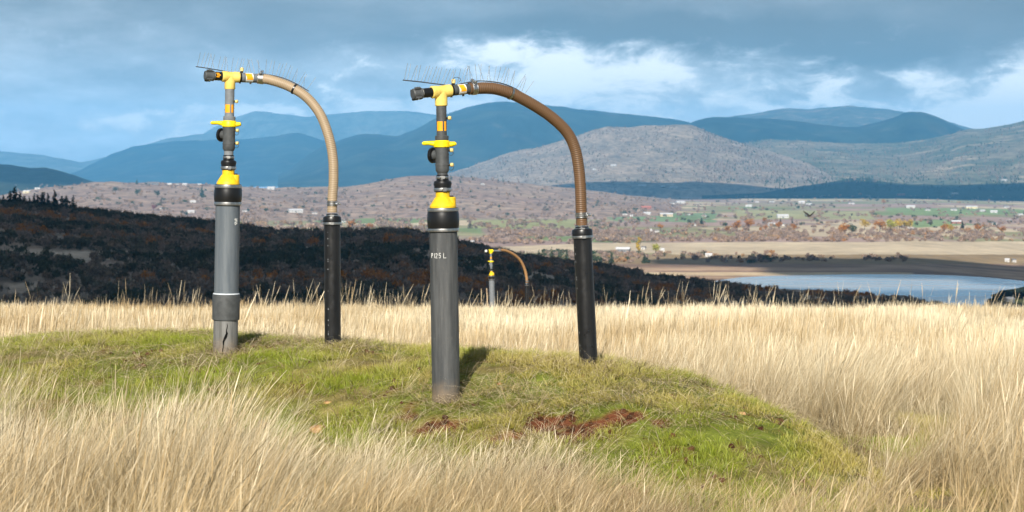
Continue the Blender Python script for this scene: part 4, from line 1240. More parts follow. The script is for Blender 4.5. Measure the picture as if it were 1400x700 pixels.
def wellhead(label, S):
    """S: photograph rows and columns of every joint of this well"""
    base = cast_ground(S['bx'], S['by']) if 'base' not in S else S['base']
    d0 = base[1]; s = F / d0
    root = empty('gas_wellhead', base)
    tag(root, label, 'gas well', 'gas wellheads')
    by = S['by']
    lean = (S['tx'] - S['bx']) / (by - S['tee_c'])
    RM = Matrix.Rotation(math.atan(lean), 4, 'Y')
    def Z(row): return (by - row) / s
    det = S.get('detail', 1)
    seg = 32 if det else 14
    def lath(name, prof, mat, parent, sg=None, extra=None):
        mb = MB(); mb.lathe([(r, Z(row)) for r, row in prof], RM, sg or seg)
        if extra: extra(mb)
        return mb.build(name, mat, parent)
    rc = S['rc']
    # casing
    if 'sleeve' in S:
        a, b = S['sleeve']
        mb = MB(); mb.lathe([(rc, -.25), (rc, Z(b) + .01)], RM, seg)
        cas = mb.build('casing', PVCO, root)
        cas['label'] = 'scuffed grey casing stub with a long split'
        # the long split and pale scuffs on the stub
        mb = MB()
        def on(ang, z, rr): return RM @ Vector((rr * math.sin(ang), -rr * math.cos(ang), z))
        cr = [(.24, .28, .002), (.27, .255, .003), (.20, .215, .004), (.24, .19, .009), (.14, .155, .013), (-.02, .115, .008), (-.02, .08, .004), (-.08, .03, .004), (-.10, .0, .002)]
        vs_ = []
        for a_, z, wd in cr:
            vs_ += [on(a_ - wd / rc, z, rc + .003), on(a_ + wd / rc, z, rc + .003)]
        mb.add(vs_, [[2 * i, 2 * i + 1, 2 * i + 3, 2 * i + 2] for i in range(len(cr) - 1)])
        mb.build('split', CRACK, cas)
        mb = MB(); mb.lathe([(rc + .012, Z(b)), (rc + .0135, Z(b - 2)), (rc + .0135, Z(a + 2)), (rc + .012, Z(a))], RM, seg)
        sl = mb.build('sleeve', PVCD, root)
        mb = MB(); mb.lathe([(rc + .010, Z(a) - .002), (rc + .008, Z(a) + .008), (rc - .01, Z(a) + .012)], RM, seg, cap=False)
        mb.build('cement_bead', GLUE, sl)
        mb = MB(); mb.lathe([(rc, Z(a) - .02), (rc, Z(S['cup'][1]) + .02)], RM, seg)
        up = mb.build('casing_extension', S['pvc'], root)
        cas_w = up
    else:
        mb = MB(); mb.lathe([(rc, -.25), (rc, Z(S['cup'][1]) + .02)], RM, seg)
        cas = mb.build('casing', S['pvc'], root)
        cas_w = cas
    if 'text' in S:
        tx, ty, th = S['text']
        mb = MB(); ang = math.asin(max(-1, min(1, (tx - S['bx'] + 4) / s / rc)))
        hgt = th / s; cur = ang; z0 = Z(ty)
        for ch, adv in (('P', .030), ('1', .016), ('2', .028), ('5', .036), ('L', .03)):
            for stq in DIGITS[ch]:
                pts = []
                for i in range(len(stq) - 1):
                    for k in range(4):
                        t = k / 4
                        pts.append((stq[i][0] + (stq[i + 1][0] - stq[i][0]) * t, stq[i][1] + (stq[i + 1][1] - stq[i][1]) * t))
                pts.append(stq[-1])
                P3_ = [RM @ Vector(((rc + .0015) * math.sin(cur + q[0] * hgt * .75 / rc), -(rc + .0015) * math.cos(cur + q[0] * hgt * .75 / rc), z0 + q[1] * hgt)) for q in pts]
                mb.tube(P3_, .0019, 5)
            cur += adv / rc
        mb.build('handwriting', PAINT, cas_w)
    if 'scuff' in S:
        mb = MB()
        tx, ty = S['scuff']
        ang = math.asin((tx - S['bx']) / s / rc)
        for k in range(5):
            zz_ = Z(ty) + (k - 2) * .012
            P3_ = [RM @ Vector(((rc + .001) * math.sin(ang + q), -(rc + .001) * math.cos(ang + q), zz_ + .02 * q + .006 * math.sin(9 * q + k))) for q in np.linspace(-.12 - .05 * (k % 2), .13, 6)]
            mb.tube(P3_, .0028, 5)
        mb.build('paint_scuff', PAINT, cas_w)
    # big rubber coupling with two steel bands
    a, b = S['cup']
    rr = rc + .009
    cp = lath('rubber_coupling', [(rr, b), (rr + .002, b - 1), (rr, b - 4), (rr + .006, b - 8), (rr + .008, (a + b) / 2), (rr + .006, a + 8), (rr, a + 4), (rr + .002, a + 1), (rr, a)] if det else [(rr, b), (rr + .006, (a + b) / 2), (rr, a)], RUB, root)
    def bandp(parent, row0, row1, r, scr_ang=None):
        mb = MB(); mb.lathe([(r - .004, Z(row0)), (r + .002, Z(row0)), (r + .0035, Z((row0 + row1) / 2)), (r + .002, Z(row1)), (r - .004, Z(row1))], RM, seg, cap=False)
        if scr_ang is not None:
            c = Vector(((r + .004) * math.sin(scr_ang), -(r + .004) * math.cos(scr_ang), Z((row0 + row1) / 2)))
            M = RM @ Matrix.Translation(c) @ Matrix.Rotation(scr_ang, 4, 'Z')
            mb.box((0, 0, 0), (.028, .012, abs(Z(row0) - Z(row1)) * 1.2), M)
            mb.lathe([(.006, -.02), (.006, .02)], M @ Matrix.Rotation(R(90), 4, 'Y'), 10)
        return mb.build('clamp_band', STEEL, parent)
    bw = 4.2 * S.get('k', 1.)
    bandp(cp, b - .6, b - .6 - bw, rr + .002)
    bandp(cp, a + .6 + bw, a + .6, rr + .002, 2.2)
    # yellow reducer with side port
    ya, yb = S['yel']
    rn = S['rn']
    h = yb - ya
    yl = lath('yellow_reducer', [(rc - .006, yb + 3 * S.get('k', 1)), (rc - .006, yb - .12 * h), (rc - .014, yb - .22 * h), (rn + .010, ya + .40 * h), (rn, ya + .33 * h), (rn, ya - 1)], YEL, root)
    mb = MB(); pm = RM @ Matrix.Translation((rc - .042, -.012, 0))
    mb.lathe([(.034, Z(yb)), (.034, Z(ya + .37 * h)), (.031, Z(ya + .34 * h))], pm, 18)
    mb.build('side_port', YEL, yl)
    mb = MB(); mb.lathe([(.016, Z(ya + .35 * h)), (.016, Z(ya + .27 * h)), (.012, Z(ya + .25 * h))], pm, 6)
    mb.build('port_plug', RUB, yl)
    # rubber reducer coupling
    ra, rb = S['red']
    hh = rb - ra
    rcp = lath('reducer_coupling', [(rn + .010, rb), (rn + .012, rb - .2 * hh), (rn + .010, rb - .3 * hh), (rn + .016, rb - .45 * hh), (rn + .012, rb - .60 * hh), (rn - .006, rb - .68 * hh), (S['rp'] + .007, rb - .72 * hh), (S['rp'] + .007, ra)], RUB, root)
    bandp(rcp, rb - .04 * hh, rb - .22 * hh, rn + .012, .25)
    bandp(rcp, ra + .22 * hh, ra + .08 * hh, S['rp'] + .008, .1)
    # lower pipe + valve body
    va, vb = S['valve']
    rp = S['rp']
    lp = lath('lower_pipe', [(rp, ra + 2), (rp, vb - 2)], S['pmat'], root)
    rv = S['rv']
    hv = vb - va
    vbod = lath('valve_body', [(rp + .004, vb + 1), (rv - .006, vb), (rv, vb - .06 * hv), (rv, vb - .22 * hv), (rv + .002, vb - .23 * hv), (rv + .002, vb - .30 * hv), (rv, vb - .31 * hv), (rv, va + .2 * hv), (rv + .003, va)], S['vmat'], root)
    zc = Z(va + .36 * hv)
    ax = Vector((-.86, .50, 0))
    M = RM @ axis_M((0, 0, zc), ax)
    mb = MB(); mb.lathe([(.040, .02), (.040, rv + .026)], M, 24)
    mb.build('side_outlet', S['vmat'], vbod)
    mb = MB(); mb.lathe([(.047, rv + .020), (.062, rv + .022), (.063, rv + .036), (.060, rv + .046), (.045, rv + .049)], M, 28)
    mb.build('outlet_cap', RUB, vbod)
    # wing handle
    wa, wb = S['wing']
    hw = wb - wa
    lw, rw = (S['bx'] + lean * (by - wa) - S['wx'][0]) / s, (S['wx'][1] - S['bx'] - lean * (by - wa)) / s
    def wings(mb):
        for sgn, ln in ((-1, lw), (1, rw)):
            zc_ = Z((wa + wb) / 2) + (.004 if sgn < 0 else -.004)
            pts = [(sgn * q, -.012 * 0, zc_ + z) for q, z in ((rv * .7, 0), (rv + .02, .002), (rv + .05, .006), (ln - .012, .004), (ln, .003))]
            mb.tube([RM @ Vector(p) for p in pts], [.024, .021, .016, .0155, .008], 12)
    lath('wing_handle', [(rv + .002, wb), (rv + .011, wb - .12 * hw), (rv + .011, wa + .25 * hw), (rv + .002, wa)], YELB, root, extra=wings)
    # upper pipe
    tc = S['tee_c']
    ta, tb = S['tee_v']
    upp = lath('upper_pipe', [(rp + .010, wa + 1), (rp + .013, wa - .2 * hw), (rp + .013, wa - .62 * hw), (rp + .004, wa - .66 * hw), (rp, wa - .7 * hw), (rp, tb - 2)], S['pmat'], root)
    if 'stk' in S:
        sa, sb = S['stk']
        for (a0, a1) in ((-.95, .22), (.55, 1.05)):
            mb = MB(); vs_ = []
            qs = np.linspace(a0, a1, 9)
            for q in qs:
                for row in (sb, sa):
                    vs_.append(RM @ Vector(((rp + .0012) * math.sin(q), -(rp + .0012) * math.cos(q), Z(row))))
            mb.add(vs_, [[2 * i, 2 * i + 2, 2 * i + 3, 2 * i + 1] for i in range(8)])
            mb.build('sticker', ORG, upp)
    def port(parent, row, r, loop=True, ang=.3):
        M_ = RM @ axis_M((0, 0, Z(row)), (math.cos(ang), -math.sin(ang), .03))
        mb = MB(); mb.lathe([(.010, r - .01), (.010, r + .010), (.012, r + .011), (.012, r + .016)], M_, 10)
        o = mb.build('sample_port', RUB, parent)
        mb = MB(); mb.lathe([(.010, r + .015), (.0155, r + .018), (.0155, r + .036), (.011, r + .040)], M_, 12)
        mb.build('port_cap', CREAM, parent)
        if loop:
            c = M_ @ Vector((0, 0, r + .026)); c2 = c + Vector((-.006, 0, -.022))
            mb = MB(); mb.tube([c2 + Vector((.019 * math.cos(q), 0, .020 * math.sin(q))) for q in np.linspace(1.4, 7.0, 18)], .0018, 5)
            mb.build('tether_loop', RUB, parent)
    if det:
        port(upp, S['ports'][0], rp, False)
        port(vbod, S['ports'][1], rv)
        port(vbod, S['ports'][2], rv)
    # tee and horizontal run
    rt = S['rt']
    tee_center = RM @ Vector((0, 0, Z(tc)))
    rd = S['rd']                                   # depth of the riser
    psi = S['yaw']; pit = S['pitch']
    ax = Vector((math.cos(psi) * math.cos(pit), math.sin(psi) * math.cos(pit), math.sin(pit)))
    cxp = S['tx']
    def T(px): return (px - cxp) / s / (math.cos(psi) * math.cos(pit))
    AM = axis_M(tee_center, ax)
    mb = MB(); mb.lathe([(rt - .004, Z(tb)), (rt, Z(tb - 1)), (rt, Z(tb - .45 * (tb - ta))), (rt - .003, Z(tc))], RM, seg)
    t0, t1 = T(S['tee_h'][0]), T(S['tee_h'][1])
    mb.lathe([(rt - .005, t0), (rt, t0 + .005), (rt, t0 + .05), (rt - .003, t0 + .056), (rt - .003, t1 - .056), (rt, t1 - .05), (rt, t1 - .005), (rt - .005, t1)], AM, seg)
    tee = mb.build('tee', S['teemat'], root)
    # left nipple with cam-lock cap
    n0, n1 = T(S['nip'][0]), T(S['nip'][1])
    mb = MB(); mb.lathe([(rp - .003, n0), (rp - .003, t0 + .01)], AM, seg)
    nip = mb.build('side_nipple', RUB, root)
    mb = MB(); mb.lathe([(rp + .002, n0 + .02), (rp + .006, n0 + .015), (rp + .006, n0 + .004), (rp + .002, n0), (rp + .002, n1 + .008), (rp - .004, n1)], AM, seg)
    for q in (.5, 2.2, 3.9, 5.4):
        M2 = AM @ Matrix.Rotation(q, 4, 'Z')
        mb.box((rp + .008, 0, (n0 + n1) / 2 + .004), (.020, .018, abs(n0 - n1) * .8), M2)
    cap_ = mb.build('end_cap', PVCD if det else WST, nip)
    if det:
        mb = MB(); mb.lathe([(rp - .002, n0 + .003), (rp - .002, n0 + .024)], AM, seg, cap=False)
        mb.build('label_band', WST, nip)
        for q in (.5, 2.2, 3.9, 5.4):
            mb = MB(); M2 = AM @ Matrix.Rotation(q, 4, 'Z')
            mb.lathe([(.005, 0), (.005, .008)], M2 @ axis_M((rp + .018, 0, (n0 + n1) / 2), (1, 0, 0)), 6)
            mb.build('lug_bolt', ZINC, cap_)
        if 'niplab' in S:
            mb = MB(); vs_ = []
            for q in np.linspace(-.6, .5, 7):
                for zz_ in (n0 + .028, t0 - .02):
                    v = Vector(((rp - .0015) * math.cos(q), (rp - .0015) * math.sin(q), zz_)); vs_.append(v)
            # the track-quat frame puts world -Y near one local axis; find it and turn the strip there
            inv = AM.to_3x3().inverted() @ Vector((0, -1, .2)); th0 = math.atan2(inv.y, inv.x)
            Mz = AM @ Matrix.Rotation(th0, 4, 'Z')
            for k in range(3):
                mb2 = MB(); vv = []
                for q in np.linspace(-.55 + .4 * k, -.30 + .4 * k, 4):
                    for zz_ in (n0 + .034 + .004 * (k % 2), t0 - .022 - .01 * ((k + 1) % 2)):
                        vv.append(((rp - .0015) * math.cos(q), (rp - .0015) * math.sin(q), zz_))
                mb2.add(vv, [[2 * i, 2 * i + 1, 2 * i + 3, 2 * i + 2] for i in range(3)], Mz)
                mb2.build('printed_mark', ORG, nip)
    # right outlet pipe
    o1 = T(S['out'])
    mb = MB(); mb.lathe([(rp, t1 - .01), (rp, t1 + .02), (rp + .002, t1 + .022), (rp + .002, t1 + .05), (rp - .001, t1 + .055), (rp - .001, o1 + .05)], AM, seg)
    op = mb.build('outlet_pipe', S['pmat'], root)
    def ringp(parent, z0, z1, r, mat, name):
        mb = MB(); mb.lathe([(r - .003, z0), (r, z0 + .001), (r, z1 - .001), (r - .003, z1)], AM, seg, cap=False)
        return mb.build(name, mat, parent)
    ringp(op, t1 + .001, t1 + .014, rp + .006, RUB, 'joint_ring')
    if det:
        q0, q1 = T(S['ostk'][0]), T(S['ostk'][1])
        ringp(op, q0 - .008, q1 + .01, rp + .0015, WST, 'white_label')
        inv = AM.to_3x3().inverted() @ Vector((0, -1, .25)); th0 = math.atan2(inv.y, inv.x)
        mb = MB(); vs_ = []
        for q in np.linspace(-.7, .7, 9):
            for zz_ in (q0, q1):
                vs_.append(((rp + .003) * math.cos(q), (rp + .003) * math.sin(q), zz_ + .006 * math.sin(3 * q)))
        mb.add(vs_, [[2 * i, 2 * i + 1, 2 * i + 3, 2 * i + 2] for i in range(8)], AM @ Matrix.Rotation(th0, 4, 'Z'))
        mb.build('sticker', ORG, op)
        # top plug with loop, and drain nut below
        pc = AM @ Vector((0, 0, t1 + .02))
        mb = MB(); mb.lathe([(.013, rp - .004), (.013, rp + .014)], axis_M(pc, (.05, 0, 1)), 12); mb.build('sample_port', RUB, op)
        mb = MB(); mb.lathe([(.012, rp + .013), (.017, rp + .016), (.017, rp + .042), (.012, rp + .048)], axis_M(pc, (.05, 0, 1)), 14); mb.build('port_cap', CREAM, op)
        if S.get('toploop'):
            c2 = pc + Vector((.03, -.01, rp + .042))
            mb = MB(); mb.tube([c2 + Vector((.030 * math.cos(q), 0, .020 * math.sin(q))) for q in np.linspace(-.9, 3.4, 16)], .002, 5); mb.build('tether_loop', RUB, op)
        for tq in (t1 + .004, (q0 + q1) / 2 + .02):
            pq = AM @ Vector((0, 0, tq))
            mb = MB(); mb.lathe([(.009, rp - .002), (.009, rp + .014)], axis_M(pq, (.05, -.2, -1)), 6); mb.build('drain_nut', RUB, op)
    # hose
    hp = S['hose']
    x_r = hp[-1][0]
    d_h0 = base[1] + (AM @ Vector((0, 0, T(hp[0][0])))).y
    P3_ = []
    for (px, py) in hp:
        f = (px - hp[0][0]) / (x_r - hp[0][0])
        f = max(0., min(1., f))
        d = d_h0 + (rd - d_h0) * f
        P3_.append(unproj(px, py, d) - np.array(base))
    cc = catmull(P3_, 16)
    rh = S['rh']
    if det:
        pts, ln = resample(cc, .0045)
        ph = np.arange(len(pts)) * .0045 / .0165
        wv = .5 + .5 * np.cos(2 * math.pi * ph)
        smooth_end = np.minimum(1, np.minimum(np.arange(len(pts)), np.arange(len(pts))[::-1]) * .0045 / .05)
        rad = rh - .0040 * (1 - wv) * smooth_end
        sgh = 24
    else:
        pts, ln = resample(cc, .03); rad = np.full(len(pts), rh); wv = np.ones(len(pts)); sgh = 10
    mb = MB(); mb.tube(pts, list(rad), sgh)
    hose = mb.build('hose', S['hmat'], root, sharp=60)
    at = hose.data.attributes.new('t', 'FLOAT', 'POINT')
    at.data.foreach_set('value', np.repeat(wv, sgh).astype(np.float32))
    def along(q):
        i = min(len(pts) - 2, max(1, int(q * len(pts))))
        return Vector(pts[i]), (Vector(pts[i + 1]) - Vector(pts[i - 1])).normalized()
    def hclamp(q, wd, name='hose_clamp', mat=STEEL, bolt=True):
        c, t = along(q)
        M_ = axis_M(c, t)
        mb = MB(); mb.lathe([(rh - .001, -wd / 2), (rh + .004, -wd / 2), (rh + .004, wd / 2), (rh - .001, wd / 2)], M_, 24, cap=False)
        o = mb.build(name, mat, hose)
        if bolt:
            mb = MB()
            up_ = Vector((0, -.35, 1)) if abs(t.z) < .7 else Vector((1, -.5, .1))
            up_ = (up_ - t * up_.dot(t)).normalized(); sd_ = t.cross(up_)
            c3 = c + up_ * (rh + .014)
            mb.tube([c3 - sd_ * .032, c3 + sd_ * .045], .0055, 8)
            mb.tube([c3 - sd_ * .036, c3 - sd_ * .024], .012, 6)
            mb.tube([c3 + sd_ * .020, c3 + sd_ * .032], .012, 6)
            mb.tube([c + up_ * (rh - .002) - t * .004, c + up_ * (rh + .026) - t * .004], .008, 6)
            mb.build('clamp_bolt', ZINC, o)
            mb = MB()
            for k in (-1, 1):
                mb.tube([c + t * k * .018 + (up_ * math.cos(q_) - Vector((0, 1, 0)) * 0 + sd_ * math.sin(q_)) * (rh + .003) for q_ in np.linspace(-2.6, 2.6, 14)], .004, 6)
            mb.build('clamp_wire', ZINC, o)
    L_h = ln
    if det:
        hclamp(.026 / L_h * 1.6, .028)
        hclamp(1 - .085 / L_h, .020)
        hclamp(S['tie'], .016, 'cable_tie', STEEL if S['tie'] < .3 and 'toploop' in S else RUB, False)
    else:
        hclamp(.03, .05, bolt=False); hclamp(.97, .06, bolt=False)
    # riser
    top3 = Vector(pts[-1])
    rb3 = Vector(S['rbase3']) - Vector(base) if 'rbase3' in S else Vector(cast_ground(*S['riser'])) - Vector(base)
    dirr = (top3 - rb3).normalized()
    Lr = (top3 - rb3).length
    r6 = S['r6']
    M_ = axis_M(rb3, dirr)
    kz = Lr - S['cap'] / s
    mb = MB(); mb.lathe([(r6, -.25), (r6, kz)], M_, seg)
    rs = mb.build('riser_pipe', HDPE, root)
    mb = MB(); mb.lathe([(r6 + .007, kz - .035), (r6 + .009, kz), (r6 + .009, kz + .028), (r6 + .004, kz + .040), (rh + .008, kz + .050), (rh + .006, Lr - .012)], M_, seg)
    rcap = mb.build('riser_cap', RUB, root)
    for z0, r_ in ((kz - .020, r6 + .010), (Lr - .032, rh + .008)):
        mb = MB(); mb.lathe([(r_ - .004, z0 - .010), (r_ + .002, z0 - .010), (r_ + .003, z0), (r_ + .002, z0 + .010), (r_ - .004, z0 + .010)], M_, seg, cap=False)
        inv = M_.to_3x3().inverted() @ Vector((0.1, -1, 0)); th0 = math.atan2(inv.y, inv.x)
        mb.box((r_ + .006, 0, z0), (.012, .03, .022), M_ @ Matrix.Rotation(th0, 4, 'Z'))
        mb.build('clamp_band', STEEL, rcap)
    # printed line of small white characters down the riser
    if det:
        inv = M_.to_3x3().inverted() @ Vector((S['print'], -math.sqrt(1 - S['print'] ** 2), 0)); th0 = math.atan2(inv.y, inv.x)
        mb = MB(); Mz = M_ @ Matrix.Rotation(th0, 4, 'Z')
        zc_ = kz - .10; rg = random.Random(3)
        while zc_ > .10:
            ln_ = rg.choice((.006, .010, .014))
            if rg.random() < .72:
                mb.box((r6 + .0006, 0, zc_), (.0012, .003 + .002 * rg.random(), ln_ * .8), Mz)
            zc_ -= ln_ + rg.choice((.006, .008, .03, .05))
        mb.build('printed_line', PRINT, rs)
    # bird spikes
    if 'spikes' in S:
        sp = S['spikes']
        def dep(px):
            if px <= hp[0][0]: return base[1] + (AM @ Vector((0, 0, T(px)))).y
            f = (px - hp[0][0]) / (x_r - hp[0][0])
            return d_h0 + (rd - d_h0) * f
        line = np.array(catmull([(a_, b_, 0) for a_, b_ in sp['line']], 8))
        strip = [unproj(q[0], q[1], dep(q[0])) - np.array(base) for q in line]
        mb = MB(); mb.tube(strip, .0052, 6)
        so = mb.build('spike_strip', STRIP, root)
        rg = random.Random(sp['seed'])
        su = np.concatenate([[0], np.cumsum(np.hypot(np.diff(line[:, 0]), np.diff(line[:, 1])))])
        for k in range(sp['n']):
            q = su[-1] * (k + .35) / sp['n']
            bx_, by_ = np.interp(q, su, line[:, 0]), np.interp(q, su, line[:, 1])
            f = q / su[-1]
            tip_x = np.interp(f, [0, .45, .55, .75, 1.], sp['tipx']) + rg.uniform(-2.5, 2.5)
            tip_y = np.interp(f, [0, .45, .55, .75, 1.], sp['tipy']) + rg.uniform(-1.2, 1.2)
            if rg.random() < .12: tip_x -= 7
            dd_ = dep(bx_)
            a3 = unproj(bx_, by_, dd_) - np.array(base)
            b3 = unproj(bx_ + tip_x, by_ + tip_y, dd_ + (.045 if k % 2 else -.045)) - np.array(base)
            mb = MB(); mb.tube([a3, b3], .0017, 5)
            mb.build('spike', WIRE, so)
    return root

b1 = cast_ground(610, 545)
r1 = cast_ground(805, 501)
dr1 = r1[1]
yaw1 = math.atan2(dr1 - b1[1] , r1[0] - b1[0])
wellhead('front gas well with dark grey casing, yellow fittings and rusty brown hose', dict(
    bx=610, by=545, tx=603, tee_c=125, rc=.1095, pvc=PVC, cup=(284, 317), text=(590, 352, 6.5), yel=(262, 284), rn=.056, red=(239, 262), valve=(199, 235), rp=.0405, rv=.053,
    pmat=PVCD, vmat=PVCD, wing=(192, 202), wx=(577, 624), stk=(166, 179), ports=(162, 206, 226), tee_v=(118, 145), tee_h=(590, 616), rt=.049, teemat=YELF, nip=(574, 565), out=642, ostk=(626, 633),
    rd=dr1, rbase3=r1, yaw=R(30), pitch=R(6.), hose=[(641, 121.5), (652, 120.8), (666, 120.5), (682, 122.5), (705, 130.5), (735, 147), (758, 163.5), (776, 182), (786, 203), (791, 228), (793.5, 255), (794.5, 285), (795.5, 308)], rh=.0475,
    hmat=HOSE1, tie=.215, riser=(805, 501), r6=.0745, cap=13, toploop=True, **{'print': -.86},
    spikes=dict(line=[(551, 109.5), (575, 112), (600, 115.2), (618, 116.8), (634, 113.8), (648, 111.2), (662, 110.8), (684, 113.5), (704, 121), (719, 131)], n=38, seed=4, tipx=(6, 7, -2, 6, 14), tipy=(-22, -22, -23, -22, -18))))
b2 = cast_ground(308, 483)
r2 = cast_ground(455, 473)
wellhead('left gas well with patched blue grey casing and tan hose', dict(
    bx=308, by=483, tx=314.5, tee_c=105, rc=.1105, pvc=PVCL, sleeve=(402, 437), cup=(252, 281), scuff=(321, 302), yel=(232, 252), rn=.056, red=(212, 232), valve=(173, 205), rp=.0425, rv=.056,
    pmat=PVCM, vmat=PVCD, wing=(165, 174), wx=(288, 328), stk=(143, 154), ports=(139, 178.5, 196), tee_v=(99, 122), tee_h=(304, 326.5), rt=.049, teemat=YELF, nip=(291, 282), out=353, ostk=(334, 342),
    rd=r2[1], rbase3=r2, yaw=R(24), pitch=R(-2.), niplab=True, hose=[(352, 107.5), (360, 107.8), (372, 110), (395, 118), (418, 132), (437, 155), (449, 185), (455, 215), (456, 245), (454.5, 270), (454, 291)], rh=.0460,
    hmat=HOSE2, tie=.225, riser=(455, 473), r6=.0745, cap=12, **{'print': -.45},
    spikes=dict(line=[(268, 91), (285, 93.5), (305, 97), (330, 101.5), (347, 101.5), (362, 101.5), (385, 106), (405, 114.5), (422, 124.5)], n=34, seed=9, tipx=(4.5, 4, 0, 6, 11), tipy=(-19, -20, -20, -19, -15.5))))
# far well beyond the crest
d3 = 79.
x3 = (674 - 700) / F * d3
z3 = float(ground_z(np.array([x3]), np.array([d3]))[0])
by3 = HY - z3 / d3 * F
rx3 = (720 - 700) / F * 80.2
rz3 = float(ground_z(np.array([rx3]), np.array([80.2]))[0])
wellhead('small far gas well standing in the grass near the crest', dict(
    base=(x3, d3, z3), bx=674, by=by3, tx=671, tee_c=343, rc=.112, pvc=PVCM, cup=(376.5, 383), yel=(370.5, 376.5), rn=.056, red=(366.5, 370.5), valve=(359, 365.5), rp=.042, rv=.055, k=.2,
    pmat=PVCM, vmat=PVCM, wing=(356.3, 358.6), wx=(667, 674.5), stk=(351, 353.7), tee_v=(341, 346.5), tee_h=(668.3, 673.8), rt=.062, teemat=YELB, nip=(665, 663.2), out=682.5, detail=0,
    rd=80.2, rbase3=(rx3, 80.2, rz3), yaw=R(25), pitch=R(0), hose=[(682, 341.8), (685, 341.8), (693, 343.2), (704, 349), (712, 357), (717.3, 368), (719.8, 379), (720.3, 387)], rh=.056,
    hmat=HOSE3, tie=.2, riser=(720, 436), r6=.085, cap=3))

# leaning wooden stake beside the far well
WOOD = m_plain('weathered_wood', (.42, .31, .20), .85, .2, var=.3, scale=12.)
sb = Vector((x3 - .16, d3 - .3, z3 - .1)); stp = Vector(unproj(665.3, 394, d3 - .4))
mb = MB(); mb.tube([sb, sb * .5 + stp * .5, stp], [.03, .028, .022], 6)
tag(mb.build('wooden_stake', WOOD), 'thin leaning wooden stake left of the far gas well', 'stake')

# ================================================================== ROCKS
ROCKM = m_plain('ochre_rock', (.42, .25, .12), .9, .2, var=.3, scale=18., bstr=.5)
ROCKR = m_plain('rusty_rock', (.34, .15, .075), .9, .2, var=.3, scale=18., bstr=.5)
def rock(px, py, wpx, mat, label, seed, flat=.45):
    c = cast_ground(px, py)
    wd = wpx / F * c[1] / 2
    r = np.random.default_rng(seed)
    mb = MB()
    seg, rows = 9, 6
    vs_ = []
    for i in range(rows):
        ph = -1.2 + 2.6 * i / (rows - 1)
        for k in range(seg):
            q = 6.283 * k / seg
            bq = (abs(math.cos(q)) ** 4 + abs(math.sin(q)) ** 4) ** -.25
            rr_ = wd * math.cos(ph) ** .4 * bq * (.85 + .2 * r.random()) if abs(ph) < 1.5 else wd * .3
            vs_.append((rr_ * math.cos(q), rr_ * math.sin(q) * .7, wd * flat * (math.sin(ph) + .5) * (1 + .1 * r.random())))
    fs = [[i * seg + k, i * seg + (k + 1) % seg, (i + 1) * seg + (k + 1) % seg, (i + 1) * seg + k] for i in range(rows - 1) for k in range(seg)]
    fs.append([(rows - 1) * seg + k for k in range(seg)]); fs.append(list(range(seg))[::-1])
    mb.add(vs_, fs)
    o = mb.build('rock', mat, sharp=25)
    o.location = (c[0], c[1], c[2] - .01); o.rotation_euler = (r.uniform(-.1, .1), r.uniform(-.1, .1), r.uniform(-.4, .4))
    tag(o, label, 'rock', 'stones on the mound')
rock(435, 588, 24, ROCKM, 'blocky ochre rock at the front of the mound', 1)
rock(448, 551, 13, ROCKM, 'small pale rock above the blocky ochre one', 2)
rock(366, 621, 13, ROCKM, 'rounded yellowish rock half hidden in dry grass', 3, .7)
rock(683, 525, 8, ROCKR, 'small reddish stone just right of the front casing', 4, .6)
rock(664, 485, 12, ROCKR, 'reddish stone on the mound crest behind the front casing', 5, .5)
rock(1014, 566, 12, ROCKM, 'tan stone on the right slope of the mound', 6, .5)
rock(1030, 612, 5, m_plain('pink_fragment', (.45, .06, .13), .6, .3), 'tiny pink fragment on the right slope of the mound', 7, .5)

# ================================================================== BIRD
BIRD = m_plain('dark_feathers', (.035, .030, .028), .8, .2, var=.3)
bp = Vector(unproj(1107, 295, 190.))
be = empty('bird', bp, (0, R(-8), R(35)))
tag(be, 'dark bird of prey gliding over the valley at right', 'bird')
mb = MB(); mb.tube([(-.30, 0, 0), (-.2, 0, 0), (-.02, 0, .0), (.14, 0, .02), (.22, 0, .03), (.28, 0, .02)], [.02, .06, .085, .06, .045, .01], 10)
mb.build('body', BIRD, be)
for sgn in (1, -1):
    mb = MB()
    top = [(.10, .05, .03), (.15, .30, .16), (.10, .55, .30), (-.02, .78, .46)]
    bot = [(-.14, .05, .02), (-.13, .30, .14), (-.12, .55, .29), (-.08, .76, .45)]
    vs_ = [(x, y * sgn, z + .008) for x, y, z in top] + [(x, y * sgn, z + .008) for x, y, z in bot] + [(x, y * sgn, z - .008) for x, y, z in top] + [(x, y * sgn, z - .008) for x, y, z in bot]
    fs = [[i, i + 1, i + 5, i + 4] for i in range(3)] + [[i + 8, i + 12, i + 13, i + 9] for i in range(3)] + [[i, i + 8, i + 9, i + 1] for i in range(3)] + [[i + 4, i + 5, i + 13, i + 12] for i in range(3)] + [[3, 11, 15, 7]]
    mb.add(vs_, fs)
    mb.build('wing', BIRD, be)
mb = MB(); mb.add([(-.26, -.04, 0), (-.26, .04, 0), (-.52, .12, -.01), (-.52, -.12, -.01), (-.26, -.04, -.012), (-.26, .04, -.012), (-.52, .12, -.018), (-.52, -.12, -.018)], [[0, 1, 2, 3], [7, 6, 5, 4], [0, 4, 5, 1], [1, 5, 6, 2], [2, 6, 7, 3], [3, 7, 4, 0]])
mb.build('tail', BIRD, be)

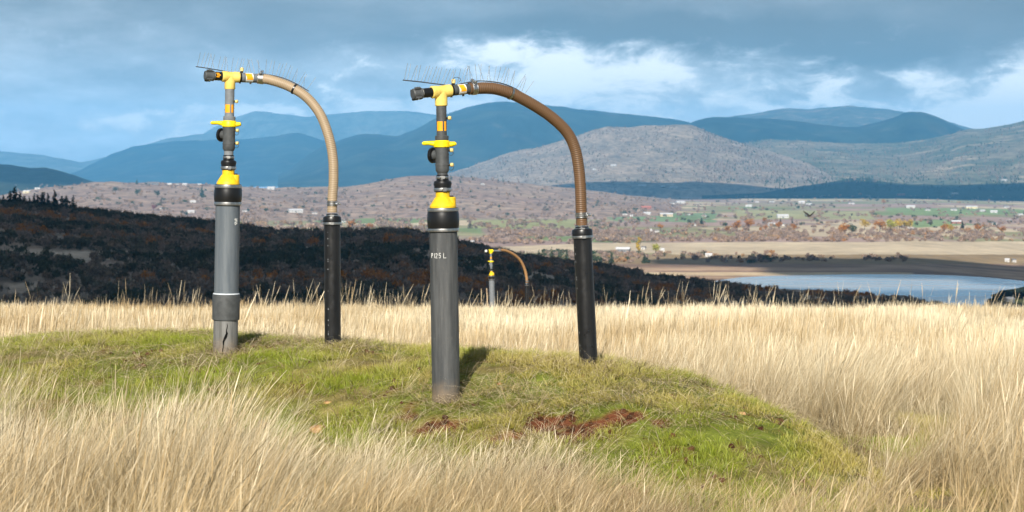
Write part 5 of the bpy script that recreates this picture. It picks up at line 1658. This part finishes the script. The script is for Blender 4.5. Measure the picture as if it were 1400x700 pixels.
# ================================================================== CLOUDS overhead (their shadows lie on the hillside and the far plain)
m_cl, n, out = mat_new('cloud_white')
pos = n.node('ShaderNodeNewGeometry').outputs['Position']
principled(n, out, n.ramp(n.noise(pos, .004, 5, .6), [(.3, (.78, .8, .83)), (.7, (.9, .9, .91))]), 1., .0)
def cloud(label, cells, alt, seed):
    """cells: ground spots (x, y, radius) whose sunlight the cloud takes; built at altitude along the sun's path"""
    r = np.random.default_rng(seed)
    V_, Q = [], []
    for (gx, gy, gr) in cells:
        k = alt / -trav.z
        cx, cy = gx - trav.x * k, gy - trav.y * k
        nu, nv = 20, 11
        b = len(V_)
        ph0 = r.random() * 10
        for i in range(nv):
            ph = -math.pi / 2 + math.pi * i / (nv - 1)
            for j in range(nu):
                th = 2 * math.pi * j / nu
                wob = 1 + .34 * (float(fbm(np.array([3 + 1.7 * math.cos(th) + ph0]), np.array([3 + 1.7 * math.sin(th) + ph]), 3, seed)[0]) - .5) * 2
                zz_ = math.sin(ph)
                zz_ = zz_ * (.10 if zz_ < 0 else .34) * gr
                V_.append((cx + gr * math.cos(ph) * math.cos(th) * wob, cy + gr * math.cos(ph) * math.sin(th) * wob, alt - 100 + zz_ * wob))
        for i in range(nv - 1):
            for j in range(nu):
                j2 = (j + 1) % nu
                Q.append((b + i * nu + j, b + i * nu + j2, b + (i + 1) * nu + j2, b + (i + 1) * nu + j))
    o = link_mesh('cloud', mesh_np('cloud', V_, Q), m_cl)
    tag(o, label, 'cloud', kind='structure')
cells = [(float(xx), float(yy), 230.) for yy in (620, 860, 1100, 1330) for xx in np.arange(-820, 830, 270)]
cells += [(float(xx), 1560., 170.) for xx in np.arange(-250, 830, 220)] + [(-420, 1490., 110.)]
cells += [(520., 2150., 260.), (780., 2250., 260.), (300., 2290., 130.), (650., 1850., 200.), (900., 2000., 260.)]
cloud('grey cloud overhead that shades the scrubby hillside', cells, 1500., 3)
cells2 = [(float(xx), 8900. + 120 * math.sin(xx / 400.), 480.) for xx in np.arange(560, 3800, 420)] + [(700., 8500., 300.), (-2700., 9200., 700.), (-3400., 9300., 800.), (-2200., 9000., 330.)]
cloud('grey cloud overhead that shades the far plain', cells2, 1500., 8)

# ================================================================== HAZE
mb = MB(); mb.box((0, 7200, 420.), (34000, 42800, 1120.))
m_hz, n, out = mat_new('valley_haze')
pv = n.node('ShaderNodeVolumePrincipled')
pv.inputs['Color'].default_value = (.17, .55, 1.0, 1)
pv.inputs['Density'].default_value = 5.3e-5
pv.inputs['Anisotropy'].default_value = -.13
n.t.links.new(pv.outputs[0], out.inputs['Volume'])
hz = mb.build('haze', m_hz)
tag(hz, 'pale blue haze filling the air over the valley', 'haze', kind='stuff')
